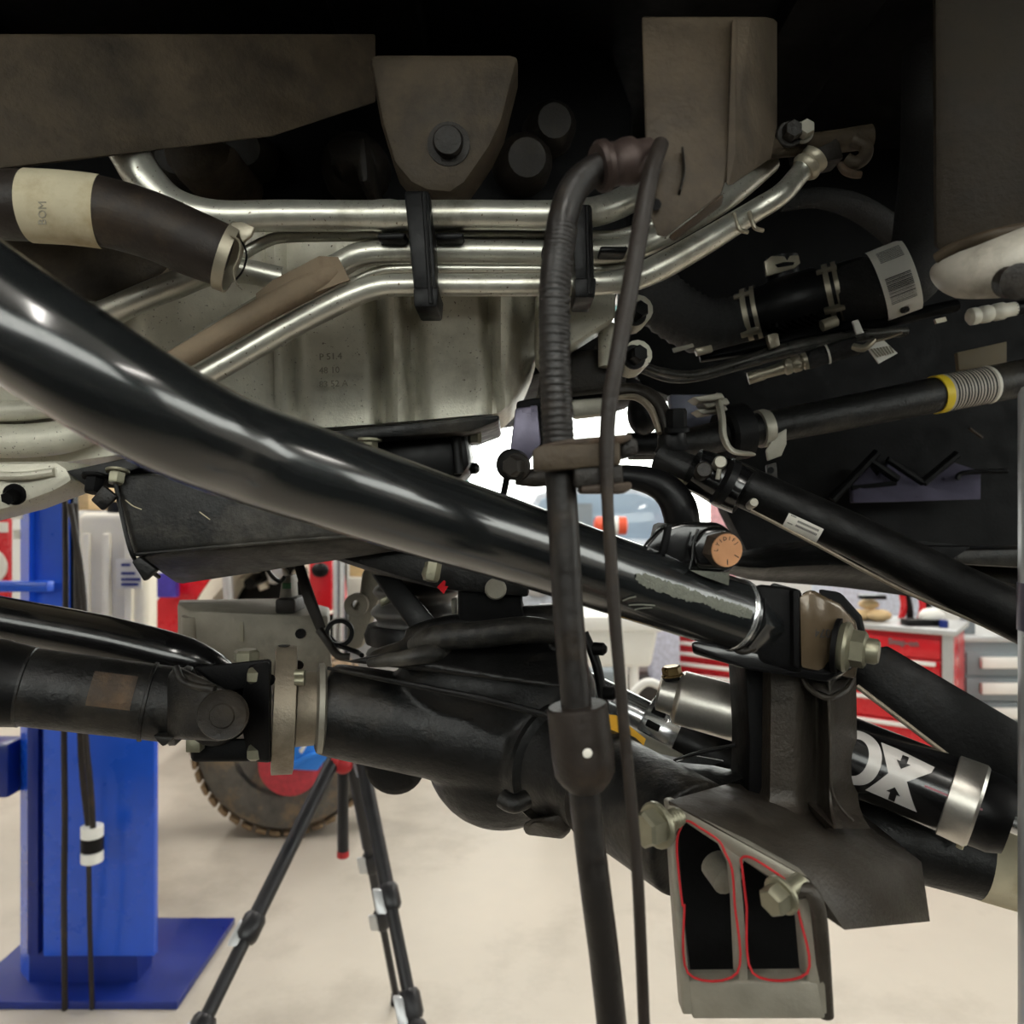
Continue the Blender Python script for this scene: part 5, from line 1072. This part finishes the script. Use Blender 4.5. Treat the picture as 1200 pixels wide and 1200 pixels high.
for s in (.08, .735):
    n = V((.1, -.75, .6)); n = (n-jn*n.dot(jn)).normalized(); tn = jn.cross(n)
    obj('clamp_bridge', MB().box(j0+jd*s+n*.0355, jn*.011, tn*.003, n*.0012), TANCLAMP, t)
    n2 = (-tn*1 if tn.z > 0 else tn); obj('clamp_tongue', MB().box(j0+jd*s+(n*.2+n2*.98)*.037, jn*.011, n*.003, n2*.004).bevel(.001), TANCLAMP, t)
for i in range(9):
    s = .26+.052*i; n = V((.0, -.62, -.78)); n = (n-jn*n.dot(jn)).normalized(); tn = jn.cross(n)
    obj('cooling_fin', MB().box(j0+jd*s+n*.0345, (jn*.010+tn*.012), n*.0075, (jn-tn*.6)*.0012), PLASTIC, t)
obj('side_clamp', MB().pprism([(896, 306), (904, 300), (936, 299), (938, 308), (932, 314), (898, 324)], .95, .004).bevel(.001), TANCLAMP, t)
obj('clamp_window', MB().pprism([(909, 310), (918, 307), (931, 307), (930, 310), (912, 313)], .948, .003), SOOT, t)
obj('side_branch', MB().rev(P(918, 330, .97), V((-.1, -.1, 1)), [(0, .018), (.03, .018)], 20), PLASTIC, t)
t = thing('braided_hose', 'black braided hose with a large white barcode label rising at the right', 'hose', P(1060, 380, .9))
bp_ = [P(990, 346, .93), P(1030, 336, .91), P(1062, 322, .90), P(1082, 292, .90), P(1086, 250, .90), P(1090, 180, .91), P(1092, 60, .92)]
obj('hose', MB().tube(bp_, [.036, .037, .037, .0355, .033, .031, .031], seg=28), BRAID, t)
lb0, lb1 = P(1026, 337.5, .912), P(1066, 322, .90)
bl = obj('barcode_label', MB().tube([lb0, lb1], .0408, seg=26, a0=-1.5, a1=1.35), WHITELABEL, t, label='white barcode label')
ld = (lb1-lb0); ln_ = ld.normalized(); e_ = V((0, 0, CZ))-lb0; e_ = (e_-ln_*e_.dot(ln_)).normalized(); f_ = ln_.cross(e_); LL = ld.length
def lpt(s, an, h=.0411): return lb0+ln_*s+(e_*math.cos(an)+f_*math.sin(an))*h
mb = MB(); random.seed(5)
s_ = .1
for i in range(17):
    a0_ = -.12+.045*i; wd_ = random.choice((.012, .02, .028))
    mb.prism([lpt(LL*.14, a0_), lpt(LL*.86, a0_), lpt(LL*.86, a0_+wd_), lpt(LL*.14, a0_+wd_)], -e_*.0003)
for i in range(9):
    a0_ = -1.0+.05*i
    mb.prism([lpt(LL*.2, a0_), lpt(LL*.86, a0_), lpt(LL*.86, a0_+.02), lpt(LL*.2, a0_+.02)], -e_*.0003)
obj('barcode_bars', mb, INK, bl, flat=True)
mb = MB(); an = .98; pl = lpt(LL*.32, an+.1); nrm = (e_*math.cos(an)+f_*math.sin(an)); vv = -(f_*math.cos(an)-e_*math.sin(an))
text(mb, 'e', .022, pl+nrm*.001, ln_, vv, .0008, bold=True); obj('letter_e', mb, INK, bl, flat=True)
single('arched_duct', MB().ptube([(915, 238, 1.0), (960, 232, 1.0), (1010, 246, 1.02), (1060, 285, 1.05), (1085, 330, 1.08)], [10, 12, 15, 17, 17], seg=18), BRAID, 'dark woven cable arching in the shadow at upper right', 'cable')
t = thing('wire_loom', 'grey shiny wiring loom tray sagging under the hose joint', 'wire loom', P(900, 440, .94))
LOOM = mat('dusty_grey_loom', (64, 62, 58), .35, .2, .35, 60, dirt=(110, 106, 98), damt=.3, dscale=30, bump=.3)
obj('loom_tray', MB().ptube([(742, 425, .96), (775, 436, .95), (815, 440, .94), (870, 425, .93), (930, 408, .92), (1000, 394, .91), (1062, 388, .91)], [8, 8, 9, 12, 13, 10, 7], seg=14, flat=.7), LOOM, t)
obj('loom_cover', MB().ptube([(820, 420, .95), (880, 408, .94), (950, 392, .93), (1030, 378, .92), (1120, 358, .91)], [8, 14, 16, 14, 12], seg=14, flat=.6), PLASTIC, t)
obj('thin_wire', MB().ptube([(745, 432, .93), (785, 446, .925), (830, 442, .92), (900, 420, .91), (980, 402, .90), (1060, 392, .89)], 2.4, seg=8), LOOM, t)
obj('square_lug', MB().pprism([(899, 392), (912, 389), (915, 405), (903, 409)], .905, .01).bevel(.002), TANCLAMP, t)
obj('tape_wrap', MB().ptube([(963, 382, .9), (980, 376, .9)], 7, seg=10), TANCLAMP, t)
obj('white_tie', MB().pprism([(999, 376), (1006, 374), (1013, 390), (1004, 392)], .895, .004).bevel(.001), WHITELABEL, t)
obj('clip_tab', MB().pprism([(815, 408), (834, 404), (836, 412), (818, 416)], .93, .01).bevel(.001), TANCLAMP, t)
obj('clip_tab', MB().pprism([(788, 408), (812, 402), (814, 406), (790, 413)], .93, .004).bevel(.001), BRKTGREY, t)
t = thing('loom_connector', 'tan ribbed connector with a black sleeve below the wiring loom', 'connector', P(940, 440, .9))
c0, c1 = P(918, 431, .91), P(1006, 404, .89); cd = c1-c0; CL = cd.length
obj('ribbed_end', MB().rev(c0, cd, [(0, .007), (.002, .0092), (.007, .0092), (.009, .008), (.011, .0095), (.018, .0095), (.02, .008), (.022, .0098), (.028, .0098)], 18), TANCLAMP, t)
obj('black_sleeve', MB().rev(c0+cd*.32, cd, [(0, .0105), (CL*.66, .0105)], 20), BRAID, t)
obj('white_band', MB().rev(c0+cd*.58, cd, [(0, .0112), (.0022, .0112)], 20), WHITELABEL, t)
obj('tail_plug', MB().rev(c0, -cd, [(0, .007), (.02, .006), (.024, .007), (.04, .007)], 14), TANCLAMP, t)
t = thing('paper_tag', 'white printed tag hanging from a cream clip below the wiring loom', 'tag', P(1030, 425, .88))
obj('tag_card', MB().pprism([(1014, 404), (1036, 399), (1052, 414), (1030, 426)], .88, .002), WHITELABEL, t, flat=True)
mb = MB()
for i in range(7): mb.pprism([(1020+3.6*i, 409-.9*i+.3*i), (1021.6+3.6*i, 408.6-.6*i), (1030+3.0*i, 418-.8*i), (1028.6+3.0*i, 418.6-.8*i)], .878, .001)
obj('tag_print', mb, GREYINK, t, flat=True)
obj('clip_head', MB().ptube([(1000, 406, .885), (1012, 408, .88), (1024, 399, .88)], [9, 9, 6], seg=12, flat=.5), TANCLAMP, t)
obj('clip_ribbon', MB().ptube([(1024, 400, .878), (1040, 396, .88), (1056, 390, .88)], 3.5, seg=8, flat=.5), FLANGE, t)
t = thing('cream_plug', 'cream ribbed electrical plug below the frame bracket', 'plug', P(1160, 378, .9))
g0, g1 = P(1134, 372, .90), P(1188, 362, .90); gd = g1-g0
obj('plug_body', MB().rev(g0, gd, [(0, .006), (.003, .0095), (.010, .0098), (.012, .0085), (.016, .0098), (.024, .0098), (.027, .0082), (.031, .0098), (.04, .0098), (.044, .008), (.054, .008)], 18), TANKP, t)
obj('plug_tail', MB().rev(g1, gd, [(0, .008), (.06, .007)], 14), PLASTIC, t)
obj('side_tab', MB().pprism([(1096, 374), (1108, 371), (1110, 376), (1098, 379)], .9, .004), TANCLAMP, t)
single('dark_label_plate', MB().pprism([(1122, 413), (1180, 400), (1180, 432), (1124, 434)], .95, .008).bevel(.001), mat('brown_dim_label', (96, 84, 62), .7, 0, .1, 30, bump=.05), 'dim brown plate above the striped sway bar label', 'plate')
# frame bracket at right edge
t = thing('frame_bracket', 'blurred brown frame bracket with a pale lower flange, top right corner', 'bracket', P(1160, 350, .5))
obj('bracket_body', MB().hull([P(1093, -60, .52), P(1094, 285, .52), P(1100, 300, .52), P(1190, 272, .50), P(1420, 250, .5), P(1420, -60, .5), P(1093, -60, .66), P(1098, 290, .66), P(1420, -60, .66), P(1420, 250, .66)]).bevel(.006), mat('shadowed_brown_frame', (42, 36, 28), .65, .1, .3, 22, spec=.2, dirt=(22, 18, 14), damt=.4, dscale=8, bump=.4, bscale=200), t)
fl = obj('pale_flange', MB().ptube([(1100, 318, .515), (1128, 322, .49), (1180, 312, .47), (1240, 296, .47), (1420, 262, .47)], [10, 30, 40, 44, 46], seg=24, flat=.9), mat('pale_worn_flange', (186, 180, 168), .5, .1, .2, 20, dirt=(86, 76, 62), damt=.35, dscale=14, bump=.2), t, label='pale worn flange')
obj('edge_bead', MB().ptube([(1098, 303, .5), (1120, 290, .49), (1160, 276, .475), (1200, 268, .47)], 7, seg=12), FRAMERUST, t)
obj('flange_hole', MB().rev(P(1192, 330, .424), V((-.1, -1, -.25)), [(-.01, .0085), (.0, .0085), (.0015, .0095), (.002, .0075)], 20), DARKCAST, t)
# upright post at right frame edge
t = thing('stand_post', 'pale grey upright steel post at the extreme right edge', 'post', (P(1240, 600, .5).x, .5, 0))
c = V((P(1240, 600, .5).x, .5, 0)); z1 = P(0, 452, .5).z
obj('post_tube', MB().rev(c, V((0, 0, 1)), [(0, .0215), (z1-.004, .0215), (z1, .0195)], 28), ALUTRIM, t)
obj('base_plate', MB().rev(c, V((0, 0, 1)), [(0, .16), (.008, .16), (.012, .03)], 32), ALUTRIM, t)
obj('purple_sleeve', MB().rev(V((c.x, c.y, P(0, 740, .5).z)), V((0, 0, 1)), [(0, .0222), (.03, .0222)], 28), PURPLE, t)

# ================================================================ brake hose bracket (top), brake hose, wire and their clamp
t = thing('hose_bracket', 'brown grey cast triangular bracket holding the brake hose end, top', 'bracket', P(800, 280, .45))
obj('bracket_plate', MB().hull([P(752, 20, .46), P(757, 180, .44), P(760, 248, .43), P(770, 276, .43), P(779, 279, .43), P(800, 262, .435), P(845, 228, .44), P(862, 172, .45), P(880, 20, .46),
    P(752, 20, .50), P(760, 248, .46), P(779, 279, .45), P(845, 228, .47), P(862, 172, .49), P(880, 20, .5)]).bevel(.003), FRAMERUST, t)
obj('side_flange', MB().hull([P(858, 20, .45), P(862, 180, .445), P(850, 226, .44), P(866, 205, .46), P(905, 188, .5), P(912, 150, .52), P(912, 20, .54), P(858, 20, .5), P(862, 180, .49)]).bevel(.003), FRAMERUST, t)
obj('gusset', MB().hull([P(782, 278, .435), P(848, 226, .445), P(846, 242, .46), P(790, 284, .45), P(848, 226, .48), P(782, 278, .46)]).bevel(.002), RUST, t)
obj('slot', MB().rev(P(768, 240, .428), V((0, -1, 0)), [(0, .0032), (.0006, .0032)], 14), SOOT, t)
obj('wear_patch', MB().ptube([(800, 176, .437), (802, 200, .435), (796, 226, .433)], 8, seg=12, flat=.2), DARKCAST, t)
b0, b1 = P(700, 196, .43), P(768, 184, .44)
obj('ferrule', MB().rev(b0, b1-b0, [(0, .0118), (.002, .0135), (.005, .0135), (.007, .0118), (.012, .0112), (.017, .0126), (.021, .0126), (.024, .0105), (.032, .0105)], 26), mat('violet_brown_fitting', (72, 60, 56), .45, .5, .2, 60, bump=.2), t)
t = thing('bolt_rod', 'dark round bar with a curled hook end in the shadow, top right', 'bar', P(1000, 200, .68))
obj('rod', MB().ptube([(880, 178, .66), (920, 172, .67), (970, 167, .68), (1020, 160, .68)], [12, 12, 13, 14], seg=18), FRAMERUST, t)
obj('hook', MB().ptube([(1000, 164, .675), (1014, 172, .672), (1013, 184, .67), (1002, 191, .67), (992, 186, .672)], [9, 8, 8, 8, 7], seg=14), FRAMERUST, t)
obj('hook_tail', MB().ptube([(984, 192, .67), (990, 200, .668), (1000, 204, .668), (1009, 205, .668)], [4, 5, 5, 4], seg=10), RUST, t)
obj('top_nut', MB().hexa(P(925, 158, .66), V((0, -1, 0)), .008, .01, .011), DARKCAST, t)
obj('top_nut', MB().hexa(P(940, 156, .66), V((0, -1, 0)), .007, .01, .009), BRKTGREY, t)
t = thing('brake_hose', 'thick brown black brake hose hanging in front of the whole scene', 'hose', P(710, 1280, .42))
hpz = [(712, 194, .432), (694, 201, .43), (674, 219, .427), (661, 250, .424), (655, 290, .421), (650, 340, .42), (650, 420, .42), (653, 490, .42), (656, 545, .42), (661, 630, .42), (666, 720, .42), (673, 800, .42), (678, 850, .42), (684, 920, .42), (691, 985, .42), (699, 1050, .42), (708, 1120, .425), (720, 1230, .43)]
mbh = MB(); pw = [P(*p) for p in hpz]
obj('hose', mbh.tube(pw, [17, 17, 18, 18, 18, 18, 18, 18, 18, 18.5, 18.5, 18.5, 18, 18, 18.5, 18.5, 18.5, 18.5] and [.0081]*18, seg=26, n=8), HOSEBLACK, t)
for i in range(26):
    x, y = [(650, 340), (652, 420)][0] if False else (0, 0)
for i in range(34):
    s = 3.4+i*.13 ; k = int(s); f = s-k
    if k+1 >= len(pw): break
    c = pw[k].lerp(pw[k+1], f); dd_ = (pw[k+1]-pw[k]).normalized()
    obj('hose_rib', MB().rev(c, dd_, [(0, .00805), (.0008, .0084), (.0024, .0084), (.0032, .00805)], 20), HOSEBLACK, t)
s0, s1 = P(676, 826, .42), P(688, 926, .42)
obj('protective_sleeve', MB().rev(s0, s1-s0, [(0, .0150), (.001, .0160), (.026, .0164), (.036, .0158), (.041, .0125), (.045, .0088)], 32), RUBBERBROWN, t, label='wide brown rubber sleeve with a white rivet')
obj('white_rivet', MB().rev(P(688, 882, .405), V((.1, -1, 0)), [(-.006, .0025), (.0012, .0025), (.0018, .0015)], 16), WHITELABEL, t)
single('sensor_wire', MB().ptube([(775, 168, .425), (768, 186, .42), (760, 215, .415), (750, 270, .41), (738, 340, .405), (724, 415, .40), (714, 475, .40), (711, 530, .40), (712, 590, .40), (715, 640, .40), (720, 720, .40), (726, 790, .40), (732, 860, .40), (739, 930, .40), (745, 1000, .40), (749, 1060, .40), (756, 1230, .41)],
    [9, 10, 10.5, 10.5, 10.5, 10, 9.5, 9, 7, 7.5, 7.5, 7, 7, 7, 7, 7, 7], seg=16), RUBBERBROWN, 'thin dark wheel sensor wire hanging just right of the brake hose', 'wire')
t = thing('hose_clip', 'dull steel clip tying the brake hose and wire together mid height', 'clip', P(680, 575, .4))
obj('front_strap', MB().pprism([(624, 527), (634, 522), (727, 518), (728, 545), (640, 552), (625, 551)], .402, .012).bevel(.0015), FRAMERUST, t)
obj('top_edge', MB().pprism([(634, 521), (668, 514), (740, 508), (742, 514), (728, 520), (636, 525)], .403, .03).bevel(.001), RUST, t)
obj('end_block', MB().pprism([(727, 512), (747, 513), (749, 532), (728, 538)], .408, .02).bevel(.002), DARKCAST, t)
obj('lower_block', MB().pprism([(672, 546), (730, 544), (731, 568), (674, 572)], .404, .024).bevel(.002), DARKCAST, t)
obj('rusty_tongue', MB().pprism([(680, 570), (740, 564), (742, 572), (732, 578), (682, 578)], .402, .025).bevel(.0015), RUST, t)
